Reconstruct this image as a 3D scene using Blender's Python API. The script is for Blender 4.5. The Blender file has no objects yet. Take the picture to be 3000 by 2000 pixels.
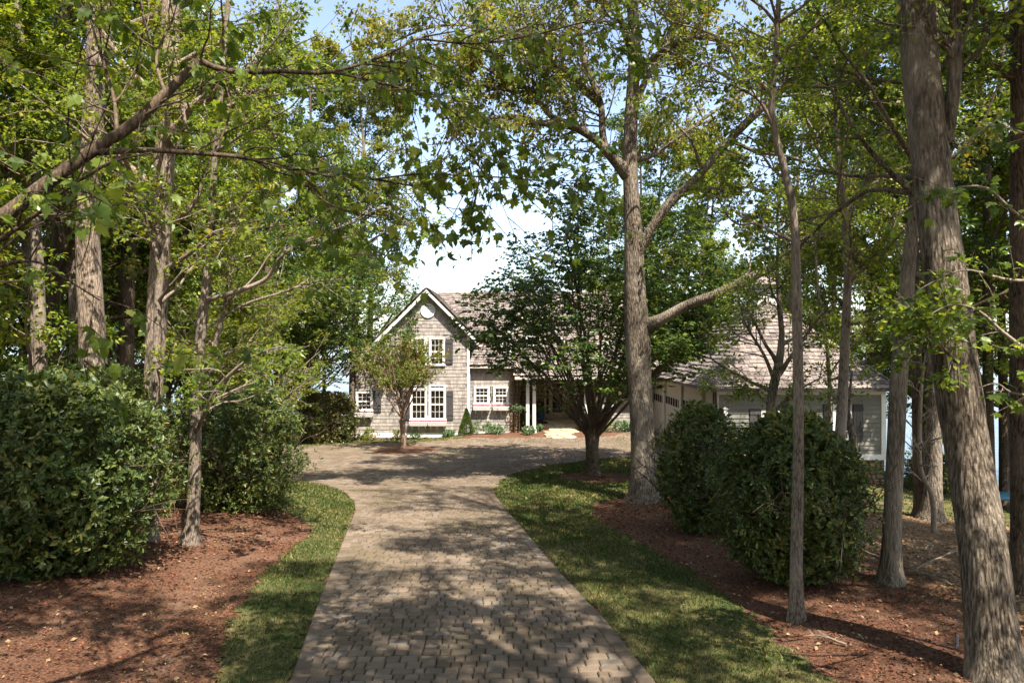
import bpy, math
import numpy as np
from mathutils import Matrix, Vector

scene = bpy.context.scene
COL = scene.collection
R_ = math.radians

# ------------------------------------------------------------------ camera, light, exposure
CAMH = 3.6
FPX = 2000.0           # focal length in photo pixels (photo is 3000 wide)
cam_d = bpy.data.cameras.new('camera')
cam = bpy.data.objects.new('camera', cam_d)
COL.objects.link(cam)
cam.location = (0, 0, CAMH)
cam.rotation_euler = (R_(90), 0, 0)
cam_d.sensor_width = 36.0
cam_d.lens = 24.0
cam_d.clip_start = 0.1
cam_d.clip_end = 9000
cam_d.dof.use_dof = True
cam_d.dof.focus_distance = 18.0
cam_d.dof.aperture_fstop = 4.5
scene.camera = cam

SUN_VEC = Vector((0.22, -0.36, 0.66)).normalized()      # towards the sun
sun_elev = math.asin(SUN_VEC.z)
world = bpy.data.worlds.new('World')
scene.world = world
world.use_nodes = True
wn = world.node_tree
for n in list(wn.nodes):
    wn.nodes.remove(n)
w_out = wn.nodes.new('ShaderNodeOutputWorld')
w_bg = wn.nodes.new('ShaderNodeBackground')
w_sky = wn.nodes.new('ShaderNodeTexSky')
w_sky.sky_type = 'NISHITA'
w_sky.sun_disc = False
w_sky.sun_elevation = sun_elev
w_sky.sun_rotation = math.atan2(SUN_VEC.x, SUN_VEC.y)
w_sky.altitude = 100
w_sky.air_density = 1.0
w_sky.dust_density = 1.2
w_sky.ozone_density = 1.0
w_bg.inputs['Strength'].default_value = 0.15
w_hs = wn.nodes.new('ShaderNodeHueSaturation')
w_hs.inputs['Saturation'].default_value = 0.85
w_hs.inputs['Value'].default_value = 1.0
wn.links.new(w_sky.outputs['Color'], w_hs.inputs['Color'])
wn.links.new(w_hs.outputs['Color'], w_bg.inputs['Color'])
wn.links.new(w_bg.outputs['Background'], w_out.inputs['Surface'])

sun_d = bpy.data.lights.new('sun', 'SUN')
sun_d.energy = 5.0
sun_d.angle = R_(0.53)
sun_d.color = (1.0, 0.93, 0.82)
sun = bpy.data.objects.new('sun', sun_d)
COL.objects.link(sun)
sun.rotation_euler = SUN_VEC.to_track_quat('Z', 'Y').to_euler()
sun.location = SUN_VEC * 60

scene.view_settings.view_transform = 'Standard'
scene.view_settings.look = 'None'
scene.view_settings.gamma = 1.0
scene.view_settings.use_curve_mapping = False
scene.view_settings.exposure = 1.25
scene.render.engine = 'CYCLES'
scene.cycles.max_bounces = 8
scene.cycles.diffuse_bounces = 4
scene.cycles.transmission_bounces = 5
scene.cycles.transparent_max_bounces = 8
scene.cycles.use_denoising = True
scene.cycles.caustics_reflective = False
scene.cycles.caustics_refractive = False
scene.cycles.sample_clamp_indirect = 6.0

# ------------------------------------------------------------------ helpers
rng = np.random.default_rng(7)

def ss(a, b, x):
    t = np.clip((np.asarray(x, float) - a) / (b - a), 0, 1)
    return t * t * (3 - 2 * t)

def lump(x, y, s=1.0):
    x = np.asarray(x, float) * s; y = np.asarray(y, float) * s
    return (np.sin(1.3 * x + 0.7 * y + 1.1) + np.sin(-0.9 * x + 1.7 * y + 2.3) + np.sin(2.1 * x - 1.1 * y + 0.4)) / 3

def H(x, y):
    """terrain height"""
    x = np.asarray(x, float); y = np.asarray(y, float)
    b = np.interp(y, [-60, -10, 0, 7, 20, 25, 30, 35, 44, 62, 75, 200],
                  [1.5, 0.8, 0.38, 0.0, -0.78, -1.06, -1.24, -1.35, -1.5, -4.3, -6.5, -9.0])
    b = b + 0.015 * np.clip(x, -10, 8) * ss(22, 30, y) * (1 - ss(40, 46, y))
    b = b + 0.42 * ss(35.3, 37.6, y) * ss(-1.2, 0.2, x) * (1 - ss(5.5, 6.5, x)) * (1 - ss(40, 44, y))
    b = b + 0.22 * ss(-4.5, -2.2, x) * (1 - ss(6.2, 7.2, x)) * ss(32.6, 34.6, y) * (1 - ss(40, 44, y))
    d = 0.085 * np.clip(x - 6, 0, 60) + 0.20 * np.clip(x - 15, 0, 60)
    b = b - d * ss(8, 20, y)
    b = b + 0.32 * ss(-4.3, -6.6, x) * (1 - ss(17, 22, y)) * ss(-2, 3, y)
    b = b + 0.16 * ss(3.2, 4.6, x) * (1 - ss(16, 20, y)) * ss(2, 6, y) * (1 - ss(6, 8, x))
    b = b - 0.10 * np.clip(-x - 14, 0, 60) * ss(18, 30, y)
    off = ss(2.6, 4.5, np.abs(x + 1.2)) * (1 - ss(22, 26, y))
    b = b + 0.03 * lump(x, y, 1.2) * off
    return np.maximum(b, -7.5)

def G(px, py):
    """photo pixel -> point on the terrain"""
    Z = np.arange(3, 90, 0.02)
    x = (px - 1500) / FPX * Z
    z = CAMH + (1000 - py) / FPX * Z
    k = np.argmax(z < H(x, Z))
    return float(x[k]), float(Z[k])

def P(px, py, Z):
    return ((px - 1500) / FPX * Z, Z, CAMH + (1000 - py) / FPX * Z)

def D(dx, dy, Z):
    return P(dx * 1.2755, dy * 1.2755, Z)

def inpoly(x, y, poly):
    x = np.asarray(x); y = np.asarray(y)
    ins = np.zeros(x.shape, bool)
    n = len(poly); j = n - 1
    for i in range(n):
        xi, yi = poly[i]; xj, yj = poly[j]
        if yi != yj:
            c = ((yi > y) != (yj > y)) & (x < (xj - xi) * (y - yi) / (yj - yi) + xi)
            ins ^= c
        j = i
    return ins

def norm(v):
    return v / np.maximum(np.linalg.norm(v, axis=-1, keepdims=True), 1e-9)

class MB:
    """collects geometry and links it as ONE mesh object"""
    def __init__(self):
        self.v = []; self.l = []; self.t = []; self.m = []; self.r = []; self.n = 0
    def add(self, verts, faces, mat=0, rnd=None):
        verts = np.asarray(verts, float).reshape(-1, 3)
        faces = np.asarray(faces, np.int64)
        self.v.append(verts)
        self.l.append((faces + self.n).ravel())
        self.t.append(np.full(len(faces), faces.shape[1], np.int32))
        self.m.append(np.full(len(faces), mat, np.int32))
        self.r.append(np.zeros(len(faces)) if rnd is None else np.broadcast_to(np.asarray(rnd, float), (len(faces),)))
        self.n += len(verts)
        return self
    def box(self, x0, x1, y0, y1, z0, z1, mat=0, rnd=None):
        v = [(x0, y0, z0), (x1, y0, z0), (x1, y1, z0), (x0, y1, z0), (x0, y0, z1), (x1, y0, z1), (x1, y1, z1), (x0, y1, z1)]
        return self.add(v, BOXF, mat, rnd)
    def ngon(self, verts, mat=0, rnd=None):
        return self.add(verts, [list(range(len(verts)))], mat, rnd)
    def raw(self, faces, mat=0):
        """faces over vertices already added (absolute indices)"""
        faces = np.asarray(faces, np.int64)
        self.l.append(faces.ravel()); self.t.append(np.full(len(faces), faces.shape[1], np.int32))
        self.m.append(np.full(len(faces), mat, np.int32)); self.r.append(np.zeros(len(faces)))
    def prism(self, poly, y0, y1, mat=0):
        """polygon in xz extruded along y"""
        n = len(poly)
        base = self.n
        self.add([(p[0], y0, p[1]) for p in poly] + [(p[0], y1, p[1]) for p in poly], [list(range(n))], mat)
        self.raw([[base + n + k for k in range(n - 1, -1, -1)]], mat)
        self.raw([[base + k, base + n + k, base + n + (k + 1) % n, base + (k + 1) % n] for k in range(n)], mat)
        return self
    def mesh(self, name, mats, smooth=False):
        me = bpy.data.meshes.new(name)
        if not self.v:
            return me
        v = np.concatenate(self.v).astype(np.float32); l = np.concatenate(self.l).astype(np.int32)
        t = np.concatenate(self.t).astype(np.int32); m = np.concatenate(self.m).astype(np.int32)
        r = np.concatenate(self.r).astype(np.float32)
        me.vertices.add(len(v)); me.vertices.foreach_set('co', v.ravel())
        me.loops.add(len(l)); me.loops.foreach_set('vertex_index', l)
        me.polygons.add(len(t))
        st = np.zeros(len(t), np.int32); st[1:] = np.cumsum(t)[:-1]
        me.polygons.foreach_set('loop_start', st)
        me.polygons.foreach_set('loop_total', t)
        for mm in (mats if isinstance(mats, (list, tuple)) else [mats]):
            me.materials.append(mm)
        me.polygons.foreach_set('material_index', m)
        a = me.attributes.new('rnd', 'FLOAT', 'FACE'); a.data.foreach_set('value', r)
        me.polygons.foreach_set('use_smooth', np.full(len(t), bool(smooth)))
        me.update(calc_edges=True)
        return me
    def build(self, name, mats, parent=None, smooth=False):
        return link(name, self.mesh(name, mats, smooth), parent)

BOXF = [[0, 3, 2, 1], [4, 5, 6, 7], [0, 1, 5, 4], [1, 2, 6, 5], [2, 3, 7, 6], [3, 0, 4, 7]]

def link(name, me, parent=None):
    o = bpy.data.objects.new(name, me)
    COL.objects.link(o)
    if parent is not None:
        o.parent = parent
        if parent.parent is None:
            o.matrix_parent_inverse = parent.matrix_basis.inverted()
    return o

def tag(o, label=None, cat=None, group=None, kind=None):
    if label: o['label'] = label
    if cat: o['category'] = cat
    if group: o['group'] = group
    if kind: o['kind'] = kind
    return o

def thing(name, label, cat, loc=(0, 0, 0), group=None):
    o = bpy.data.objects.new(name, None)
    COL.objects.link(o)
    o.location = loc
    o.empty_display_size = 0.3
    o.matrix_basis = Matrix.Translation(Vector(loc))
    return tag(o, label, cat, group)

# --- vectorised tubes / growth
def tubes(Pn, Rn, S):
    n, K, _ = Pn.shape
    T = norm(np.gradient(Pn, axis=1))
    main = norm(Pn[:, -1] - Pn[:, 0])
    ref = np.where(np.abs(main[:, 2:3]) < 0.8, np.array([[0, 0, 1.0]]), np.array([[1.0, 0, 0]]))[:, None, :]
    U = norm(np.cross(T, ref)); V = np.cross(T, U)
    a = np.arange(S) / S * 2 * np.pi
    v = Pn[:, :, None, :] + Rn[:, :, None, None] * (np.cos(a)[None, None, :, None] * U[:, :, None, :] + np.sin(a)[None, None, :, None] * V[:, :, None, :])
    idx = np.arange(n * K * S).reshape(n, K, S)
    i0 = idx[:, :-1, :]; i1 = idx[:, 1:, :]
    f = np.stack([i0, np.roll(i0, -1, 2), np.roll(i1, -1, 2), i1], -1).reshape(-1, 4)
    return v.reshape(-1, 3), f

def smooth_path(pts, K):
    pts = np.asarray(pts, float)
    n = len(pts)
    d = np.r_[0, np.cumsum(np.linalg.norm(np.diff(pts[:, :3], axis=0), axis=1))]
    t = np.linspace(0, d[-1], K)
    out = np.zeros((K, pts.shape[1]))
    m = np.gradient(pts, d, axis=0)
    k = np.clip(np.searchsorted(d, t, side='right') - 1, 0, n - 2)
    h = (d[k + 1] - d[k])[:, None]; s = ((t - d[k])[:, None]) / h
    out = (2 * s**3 - 3 * s**2 + 1) * pts[k] + (s**3 - 2 * s**2 + s) * h * m[k] + (-2 * s**3 + 3 * s**2) * pts[k + 1] + (s**3 - s**2) * h * m[k + 1]
    return out

def grow(start, dirs, length, r0, r1, K, wob, up, g):
    n = len(start)
    Pn = np.zeros((n, K, 3)); Pn[:, 0] = start
    d = norm(dirs)
    st = (length / (K - 1))[:, None]
    for k in range(1, K):
        d = norm(d + g.normal(0, wob, (n, 3)) + np.array([0, 0, 1.0]) * up)
        Pn[:, k] = Pn[:, k - 1] + d * st
    w = np.linspace(0, 1, K)[None, :]
    Rn = r0[:, None] * (1 - w) + np.asarray(r1).reshape(-1, 1) * w
    return Pn, Rn

def branch_off(Pn, Rn, per, t0, t1, ang, dang, g, flat=0.0, power=1.0):
    """start points and directions of children along the parents"""
    n, K, _ = Pn.shape
    m = n * per
    pi = np.repeat(np.arange(n), per)
    t = (g.random(m) ** power * (t1 - t0) + t0)
    x = t * (K - 1); k = np.minimum(x.astype(int), K - 2); f = (x - k)[:, None]
    pos = Pn[pi, k] * (1 - f) + Pn[pi, k + 1] * f
    rad = Rn[pi, k] * (1 - f[:, 0]) + Rn[pi, k + 1] * f[:, 0]
    tan = norm(Pn[pi, k + 1] - Pn[pi, k])
    rv = norm(g.normal(0, 1, (m, 3)) * np.array([1, 1, 1 - flat]))
    side = norm(rv - tan * np.sum(rv * tan, 1, keepdims=True))
    a = np.radians(ang + g.normal(0, dang, m))[:, None]
    d = tan * np.cos(a) + side * np.sin(a)
    plen = np.linalg.norm(Pn[:, -1] - Pn[:, 0], axis=1)[pi]
    return pos, d, rad, plen, t

# --- leaf shapes: unit leaf along +x, width along y, normal z
def leaf_shape(kind):
    if kind == 'kite':
        v = [(0, 0, 0), (0.45, 0.30, 0.06), (1, 0, -0.10), (0.45, -0.30, 0.06)]
        f = [[0, 2, 1], [0, 3, 2]]
    elif kind == 'lobe':      # small maple leaf, three lobes
        v = [(0, 0, 0), (0.35, 0.52, -0.02), (0.50, 0.20, 0.05), (1, 0, -0.12), (0.50, -0.20, 0.05), (0.35, -0.52, -0.02)]
        f = [[0, 2, 1], [0, 3, 2], [0, 4, 3], [0, 5, 4]]
    elif kind == 'holly':
        v = [(0, 0, 0), (0.32, 0.19, 0.06), (0.76, 0.17, 0.04), (1, 0, -0.06), (0.76, -0.17, 0.04), (0.32, -0.19, 0.06)]
        f = [[0, 3, 2], [0, 2, 1], [0, 4, 3], [0, 5, 4]]
    elif kind == 'maple':
        v = [(0, 0, 0), (-0.10, 0.30, -0.04), (0.14, 0.30, 0.02), (0.22, 0.62, -0.10), (0.40, 0.44, -0.03), (0.62, 0.48, -0.10), (0.60, 0.22, 0.0),
             (0.80, 0.20, -0.05), (1.08, 0, -0.20), (0.80, -0.20, -0.05), (0.60, -0.22, 0.0), (0.62, -0.48, -0.10), (0.40, -0.44, -0.03), (0.22, -0.62, -0.10),
             (0.14, -0.30, 0.02), (-0.10, -0.30, -0.04), (0.42, 0, -0.05)]
        f = [[0, 16, 2], [0, 2, 1], [16, 4, 2], [2, 4, 3], [16, 6, 4], [4, 6, 5], [16, 7, 6], [16, 8, 7],
             [0, 14, 16], [0, 15, 14], [16, 14, 12], [14, 13, 12], [16, 12, 10], [12, 11, 10], [16, 10, 9], [16, 9, 8]]
    elif kind == 'blade':
        v = [(0, 0.07, 0), (0, -0.07, 0), (0.55, 0.04, 0.04), (0.55, -0.04, 0.04), (1, 0, 0)]
        f = [[0, 1, 3], [0, 3, 2], [2, 3, 4]]
    return np.array(v, float), np.array(f)

def frames(axis, nrm):
    X = norm(axis); Y = norm(np.cross(nrm, X)); Z = np.cross(X, Y)
    return X, Y, Z

def leaves(mb, kind, pos, axis, nrm, size, mat=0, g=rng, rnd=None):
    v, f = leaf_shape(kind)
    X, Y, Z = frames(axis, nrm)
    s = np.broadcast_to(np.asarray(size, float), (len(pos),))[:, None, None]
    V = pos[:, None, :] + s * (v[None, :, 0:1] * X[:, None, :] + v[None, :, 1:2] * Y[:, None, :] + v[None, :, 2:3] * Z[:, None, :])
    F = (f[None] + (np.arange(len(pos)) * len(v))[:, None, None]).reshape(-1, f.shape[1])
    r = g.random(len(pos)) if rnd is None else rnd
    mb.add(V.reshape(-1, 3), F, mat, np.repeat(r, len(f)))

def pieces(name, parent, M4, unit_v, unit_f, mats, near=300, rest_name=None, key=None, smooth=False, rest_parent=None):
    """M4 (n,4,4): the 'near' largest in view become objects sharing one mesh, the rest one stuff part"""
    n = len(M4)
    if key is None:
        key = np.linalg.norm(M4[:, :3, 3] - np.array([0, 0, CAMH]), axis=1)
    order = np.argsort(key)
    unit_v = np.asarray(unit_v, float)
    ub = MB()
    if isinstance(unit_f, list) and len({len(q) for q in unit_f}) > 1:
        groups = {}
        for q in unit_f: groups.setdefault(len(q), []).append(q)
        groups = [np.array(q) for q in groups.values()]
    else:
        groups = [np.array(unit_f)]
    first = True
    for q in groups:
        if first: ub.add(unit_v, q); first = False
        else:
            ub.n -= len(unit_v); ub.v.append(np.zeros((0, 3))); ub.l.append(q.ravel()); ub.t.append(np.full(len(q), q.shape[1], np.int32)); ub.m.append(np.zeros(len(q), np.int32)); ub.r.append(np.zeros(len(q))); ub.n += len(unit_v)
    me = ub.mesh(name, mats, smooth)
    inv = parent.matrix_basis.inverted() if parent.parent is None else Matrix.Identity(4)
    for i in order[:near]:
        o = bpy.data.objects.new(name, me); COL.objects.link(o); o.parent = parent
        o.matrix_parent_inverse = inv
        o.matrix_basis = Matrix(M4[i].tolist())
    rest = order[near:]
    if len(rest):
        A = M4[rest]
        V = np.einsum('nij,vj->nvi', A[:, :3, :3], unit_v) + A[:, None, :3, 3]
        nb = MB()
        nb.v.append(V.reshape(-1, 3)); nb.n = V.shape[0] * V.shape[1]
        rr = rng.random(len(rest))
        for q in groups:
            F = (q[None] + (np.arange(len(rest)) * len(unit_v))[:, None, None]).reshape(-1, q.shape[1])
            nb.l.append(F.ravel()); nb.t.append(np.full(len(F), q.shape[1], np.int32)); nb.m.append(np.zeros(len(F), np.int32)); nb.r.append(np.repeat(rr, len(q)))
        o = nb.build(rest_name or name, mats, parent, smooth)
        o['kind'] = 'stuff'
        return o

def mat4(c, X, Y, Z):
    n = len(c)
    M = np.zeros((n, 4, 4)); M[:, 3, 3] = 1
    M[:, :3, 0] = X; M[:, :3, 1] = Y; M[:, :3, 2] = Z; M[:, :3, 3] = c
    return M

# ------------------------------------------------------------------ materials
def new_mat(name):
    m = bpy.data.materials.new(name); m.use_nodes = True
    nt = m.node_tree
    for n in list(nt.nodes): nt.nodes.remove(n)
    out = nt.nodes.new('ShaderNodeOutputMaterial')
    return m, nt, out

def N(nt, t, **kw):
    n = nt.nodes.new(t)
    for k, v in kw.items():
        if k in n.inputs: n.inputs[k].default_value = v
        else: setattr(n, k, v)
    return n

def ramp(nt, fac, stops):
    r = nt.nodes.new('ShaderNodeValToRGB')
    cr = r.color_ramp
    while len(cr.elements) < len(stops): cr.elements.new(0.5)
    for e, (p, c) in zip(cr.elements, stops):
        e.position = p; e.color = (*c, 1)
    nt.links.new(fac, r.inputs[0])
    return r.outputs[0]

def rnd_node(nt):
    a = N(nt, 'ShaderNodeAttribute', attribute_name='rnd')
    oi = nt.nodes.new('ShaderNodeObjectInfo')
    s = N(nt, 'ShaderNodeMath', operation='ADD'); nt.links.new(a.outputs['Fac'], s.inputs[0]); nt.links.new(oi.outputs['Random'], s.inputs[1])
    f = N(nt, 'ShaderNodeMath', operation='FRACT'); nt.links.new(s.outputs[0], f.inputs[0])
    return f.outputs[0]

def mixc(nt, fac, a, b, mode='MIX'):
    m = N(nt, 'ShaderNodeMix', data_type='RGBA', blend_type=mode)
    for sock, val in ((m.inputs[0], fac), (m.inputs[6], a), (m.inputs[7], b)):
        if hasattr(val, 'links') or isinstance(val, bpy.types.NodeSocket): nt.links.new(val, sock)
        elif isinstance(val, (int, float)): sock.default_value = val
        else: sock.default_value = (*val, 1)
    return m.outputs[2]

def geo_pos(nt, scale=(1, 1, 1)):
    g = nt.nodes.new('ShaderNodeNewGeometry')
    mp = N(nt, 'ShaderNodeMapping'); mp.inputs['Scale'].default_value = scale
    nt.links.new(g.outputs['Position'], mp.inputs['Vector'])
    return mp.outputs[0]

def noise(nt, vec, scale, detail=4, rough=0.55):
    n = N(nt, 'ShaderNodeTexNoise'); n.inputs['Scale'].default_value = scale; n.inputs['Detail'].default_value = detail; n.inputs['Roughness'].default_value = rough
    nt.links.new(vec, n.inputs['Vector'])
    return n.outputs['Fac']

def leaf_mat(name, stops, trans=0.42, rough=0.42, spec=0.4, tint=(1.4, 1.28, 0.5)):
    m, nt, out = new_mat(name)
    r = rnd_node(nt)
    nz = noise(nt, geo_pos(nt), 0.55, 3)
    mx = N(nt, 'ShaderNodeMath', operation='MULTIPLY_ADD'); nt.links.new(nz, mx.inputs[0]); mx.inputs[1].default_value = 1.1; mx.inputs[2].default_value = -0.55
    ad = N(nt, 'ShaderNodeMath', operation='ADD'); nt.links.new(r, ad.inputs[0]); nt.links.new(mx.outputs[0], ad.inputs[1])
    c = ramp(nt, ad.outputs[0], stops)
    p = N(nt, 'ShaderNodeBsdfPrincipled'); p.inputs['Roughness'].default_value = rough
    p.inputs['Specular IOR Level'].default_value = spec
    nt.links.new(c, p.inputs['Base Color'])
    tr = nt.nodes.new('ShaderNodeBsdfTranslucent')
    tc = mixc(nt, 1.0, c, tint, 'MULTIPLY')
    nt.links.new(tc, tr.inputs['Color'])
    ms = nt.nodes.new('ShaderNodeMixShader'); ms.inputs[0].default_value = trans
    nt.links.new(p.outputs[0], ms.inputs[1]); nt.links.new(tr.outputs[0], ms.inputs[2])
    nt.links.new(ms.outputs[0], out.inputs[0])
    return m

def simple(name, col, rough=0.6, spec=0.4, var=0.0, nscale=8.0, ncol=None, bump=0.0, bscale=60.0, metal=0.0, rvar=None, stretch=(1, 1, 1)):
    m, nt, out = new_mat(name)
    p = N(nt, 'ShaderNodeBsdfPrincipled'); p.inputs['Roughness'].default_value = rough
    p.inputs['Specular IOR Level'].default_value = spec; p.inputs['Metallic'].default_value = metal
    pos = geo_pos(nt, stretch)
    nz = noise(nt, pos, nscale, 5)
    ncol = ncol or tuple(c * 0.7 for c in col)
    fac = ramp(nt, nz, [(0.35, (0, 0, 0)), (0.7, (1, 1, 1))])
    c = mixc(nt, fac, col, ncol) if var == 0 else mixc(nt, fac, col, ncol)
    if rvar:
        r = rnd_node(nt)
        rc = ramp(nt, r, rvar)
        c = mixc(nt, 1.0, c, rc, 'MULTIPLY')
    nt.links.new(c, p.inputs['Base Color'])
    if bump:
        b = N(nt, 'ShaderNodeBump'); b.inputs['Strength'].default_value = bump; b.inputs['Distance'].default_value = 0.02
        nt.links.new(noise(nt, pos, bscale, 4), b.inputs['Height']); nt.links.new(b.outputs[0], p.inputs['Normal'])
    nt.links.new(p.outputs[0], out.inputs[0])
    return m

def bark_mat(name, ca, cb, cc, vs=1.0, bump=0.8):
    """furrowed bark: vertical ridges, colour patches of lichen"""
    m, nt, out = new_mat(name)
    p = N(nt, 'ShaderNodeBsdfPrincipled'); p.inputs['Roughness'].default_value = 0.9; p.inputs['Specular IOR Level'].default_value = 0.15
    oi = nt.nodes.new('ShaderNodeTexCoord')
    mp = N(nt, 'ShaderNodeMapping'); mp.inputs['Scale'].default_value = (44 * vs, 44 * vs, 8 * vs); nt.links.new(oi.outputs['Object'], mp.inputs['Vector'])
    wob = N(nt, 'ShaderNodeTexNoise'); wob.inputs['Scale'].default_value = 0.35; wob.inputs['Detail'].default_value = 3
    nt.links.new(mp.outputs[0], wob.inputs['Vector'])
    vm = N(nt, 'ShaderNodeVectorMath', operation='MULTIPLY_ADD'); nt.links.new(wob.outputs['Color'], vm.inputs[0]); vm.inputs[1].default_value = (1.3, 1.3, 1.3); nt.links.new(mp.outputs[0], vm.inputs[2])
    v = N(nt, 'ShaderNodeTexVoronoi', feature='F1'); v.inputs['Scale'].default_value = 1.0; nt.links.new(vm.outputs[0], v.inputs['Vector'])
    n2 = noise(nt, vm.outputs[0], 1.4, 6, 0.65)
    h = N(nt, 'ShaderNodeMath', operation='MULTIPLY_ADD'); nt.links.new(v.outputs['Distance'], h.inputs[0]); h.inputs[1].default_value = -0.9; nt.links.new(n2, h.inputs[2])
    col = ramp(nt, h.outputs[0], [(0.0, cc), (0.22, cc), (0.42, ca), (0.7, cb)]) if False else ramp(nt, n2, [(0.36, cc), (0.48, ca), (0.62, cb)])
    crack = ramp(nt, v.outputs['Distance'], [(0.42, (1, 1, 1)), (0.85, (0.30, 0.27, 0.25))])
    col = mixc(nt, 1.0, col, crack, 'MULTIPLY')
    big = noise(nt, geo_pos(nt, (1, 1, 0.5)), 1.6, 4)
    col = mixc(nt, ramp(nt, big, [(0.45, (0, 0, 0)), (0.7, (0.6, 0.6, 0.6))]), col, tuple(min(1, c * 1.35) for c in cb))
    spk = noise(nt, geo_pos(nt, (1, 1, 0.7)), 34, 5, 0.75)
    col = mixc(nt, ramp(nt, spk, [(0.60, (0, 0, 0)), (0.68, (0.55, 0.55, 0.55))]), col, (0.36, 0.36, 0.31))
    nt.links.new(col, p.inputs['Base Color'])
    b = N(nt, 'ShaderNodeBump'); b.inputs['Strength'].default_value = bump; b.inputs['Distance'].default_value = 0.05
    nt.links.new(h.outputs[0], b.inputs['Height']); nt.links.new(b.outputs[0], p.inputs['Normal'])
    nt.links.new(p.outputs[0], out.inputs[0])
    return m

M = {}
M['bark_oak'] = bark_mat('bark_oak', (0.205, 0.160, 0.115), (0.375, 0.310, 0.240), (0.075, 0.054, 0.038), 0.8, 1.0)
M['bark_pale'] = bark_mat('bark_pale', (0.290, 0.218, 0.164), (0.459, 0.368, 0.284), (0.109, 0.075, 0.055), 0.75, 0.8)
M['bark_grey'] = bark_mat('bark_grey', (0.229, 0.178, 0.137), (0.326, 0.270, 0.218), (0.145, 0.109, 0.082), 1.3, 0.25)
M['bark_dark'] = bark_mat('bark_dark', (0.103, 0.071, 0.049), (0.181, 0.132, 0.093), (0.048, 0.034, 0.022), 1.0, 0.4)
M['bark_myrtle'] = bark_mat('bark_myrtle', (0.22, 0.13, 0.09), (0.36, 0.25, 0.18), (0.10, 0.06, 0.04), 1.2, 0.2)
GRN = lambda s: [(p, tuple(x * s for x in c)) for p, c in [(0.0, (0.034, 0.064, 0.012)), (0.45, (0.095, 0.142, 0.022)), (0.8, (0.175, 0.215, 0.032)), (1.0, (0.25, 0.26, 0.04))]]
M['leaf_maple'] = leaf_mat('leaf_maple', [(0, (0.085, 0.140, 0.028)), (0.5, (0.165, 0.240, 0.042)), (0.85, (0.25, 0.33, 0.06)), (1, (0.34, 0.38, 0.08))], 0.58, 0.35, 0.5)
M['leaf_forest'] = leaf_mat('leaf_forest', GRN(1.7), 0.5)
M['leaf_yellow'] = leaf_mat('leaf_yellow', [(0, (0.080, 0.130, 0.020)), (0.4, (0.165, 0.225, 0.030)), (0.8, (0.27, 0.31, 0.042)), (1.0, (0.37, 0.31, 0.05))], 0.5)
M['leaf_oak'] = leaf_mat('leaf_oak', [(0, (0.095, 0.125, 0.025)), (0.4, (0.180, 0.220, 0.038)), (0.8, (0.30, 0.29, 0.055)), (1.0, (0.38, 0.28, 0.07))], 0.48)
M['leaf_hornbeam'] = leaf_mat('leaf_hornbeam', [(0, (0.035, 0.070, 0.016)), (0.5, (0.070, 0.125, 0.024)), (0.85, (0.13, 0.20, 0.036)), (1, (0.22, 0.27, 0.045))], 0.42, 0.38)
M['leaf_myrtle'] = leaf_mat('leaf_myrtle', [(0, (0.085, 0.14, 0.025)), (0.5, (0.17, 0.23, 0.04)), (0.85, (0.27, 0.28, 0.05)), (1, (0.36, 0.22, 0.07))], 0.45)
M['leaf_holly'] = leaf_mat('leaf_holly', [(0, (0.038, 0.066, 0.018)), (0.5, (0.085, 0.125, 0.030)), (0.85, (0.17, 0.205, 0.045)), (1, (0.30, 0.26, 0.07))], 0.28, 0.40, 0.42)
M['leaf_hedge'] = leaf_mat('leaf_hedge', [(0, (0.05, 0.08, 0.02)), (0.5, (0.12, 0.15, 0.04)), (0.8, (0.26, 0.22, 0.09)), (1, (0.35, 0.22, 0.10))], 0.3, 0.3, 0.6)
M['leaf_blue'] = leaf_mat('leaf_blue', [(0, (0.060, 0.120, 0.048)), (0.5, (0.108, 0.192, 0.072)), (1, (0.204, 0.300, 0.120))], 0.3, 0.5)
M['grass'] = leaf_mat('grass', [(0, (0.035, 0.065, 0.016)), (0.45, (0.065, 0.105, 0.022)), (0.75, (0.11, 0.14, 0.03)), (0.9, (0.22, 0.19, 0.06)), (1, (0.34, 0.26, 0.11))], 0.3, 0.5, 0.3)
M['petal_litter'] = leaf_mat('petal_litter', [(0, (0.30, 0.17, 0.05)), (0.5, (0.45, 0.30, 0.09)), (1, (0.55, 0.45, 0.15))], 0.1, 0.7)
M['dry_leaf'] = leaf_mat('dry_leaf', [(0, (0.13, 0.07, 0.035)), (0.5, (0.26, 0.16, 0.08)), (1, (0.42, 0.30, 0.17))], 0.1, 0.7, 0.3, (1.2, 1, 0.8))
M['chip'] = simple('mulch_chip', (0.15, 0.062, 0.036), 0.9, 0.2, rvar=[(0, (0.35, 0.32, 0.30)), (0.6, (1, 1, 1)), (1, (1.9, 1.7, 1.5))])

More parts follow.
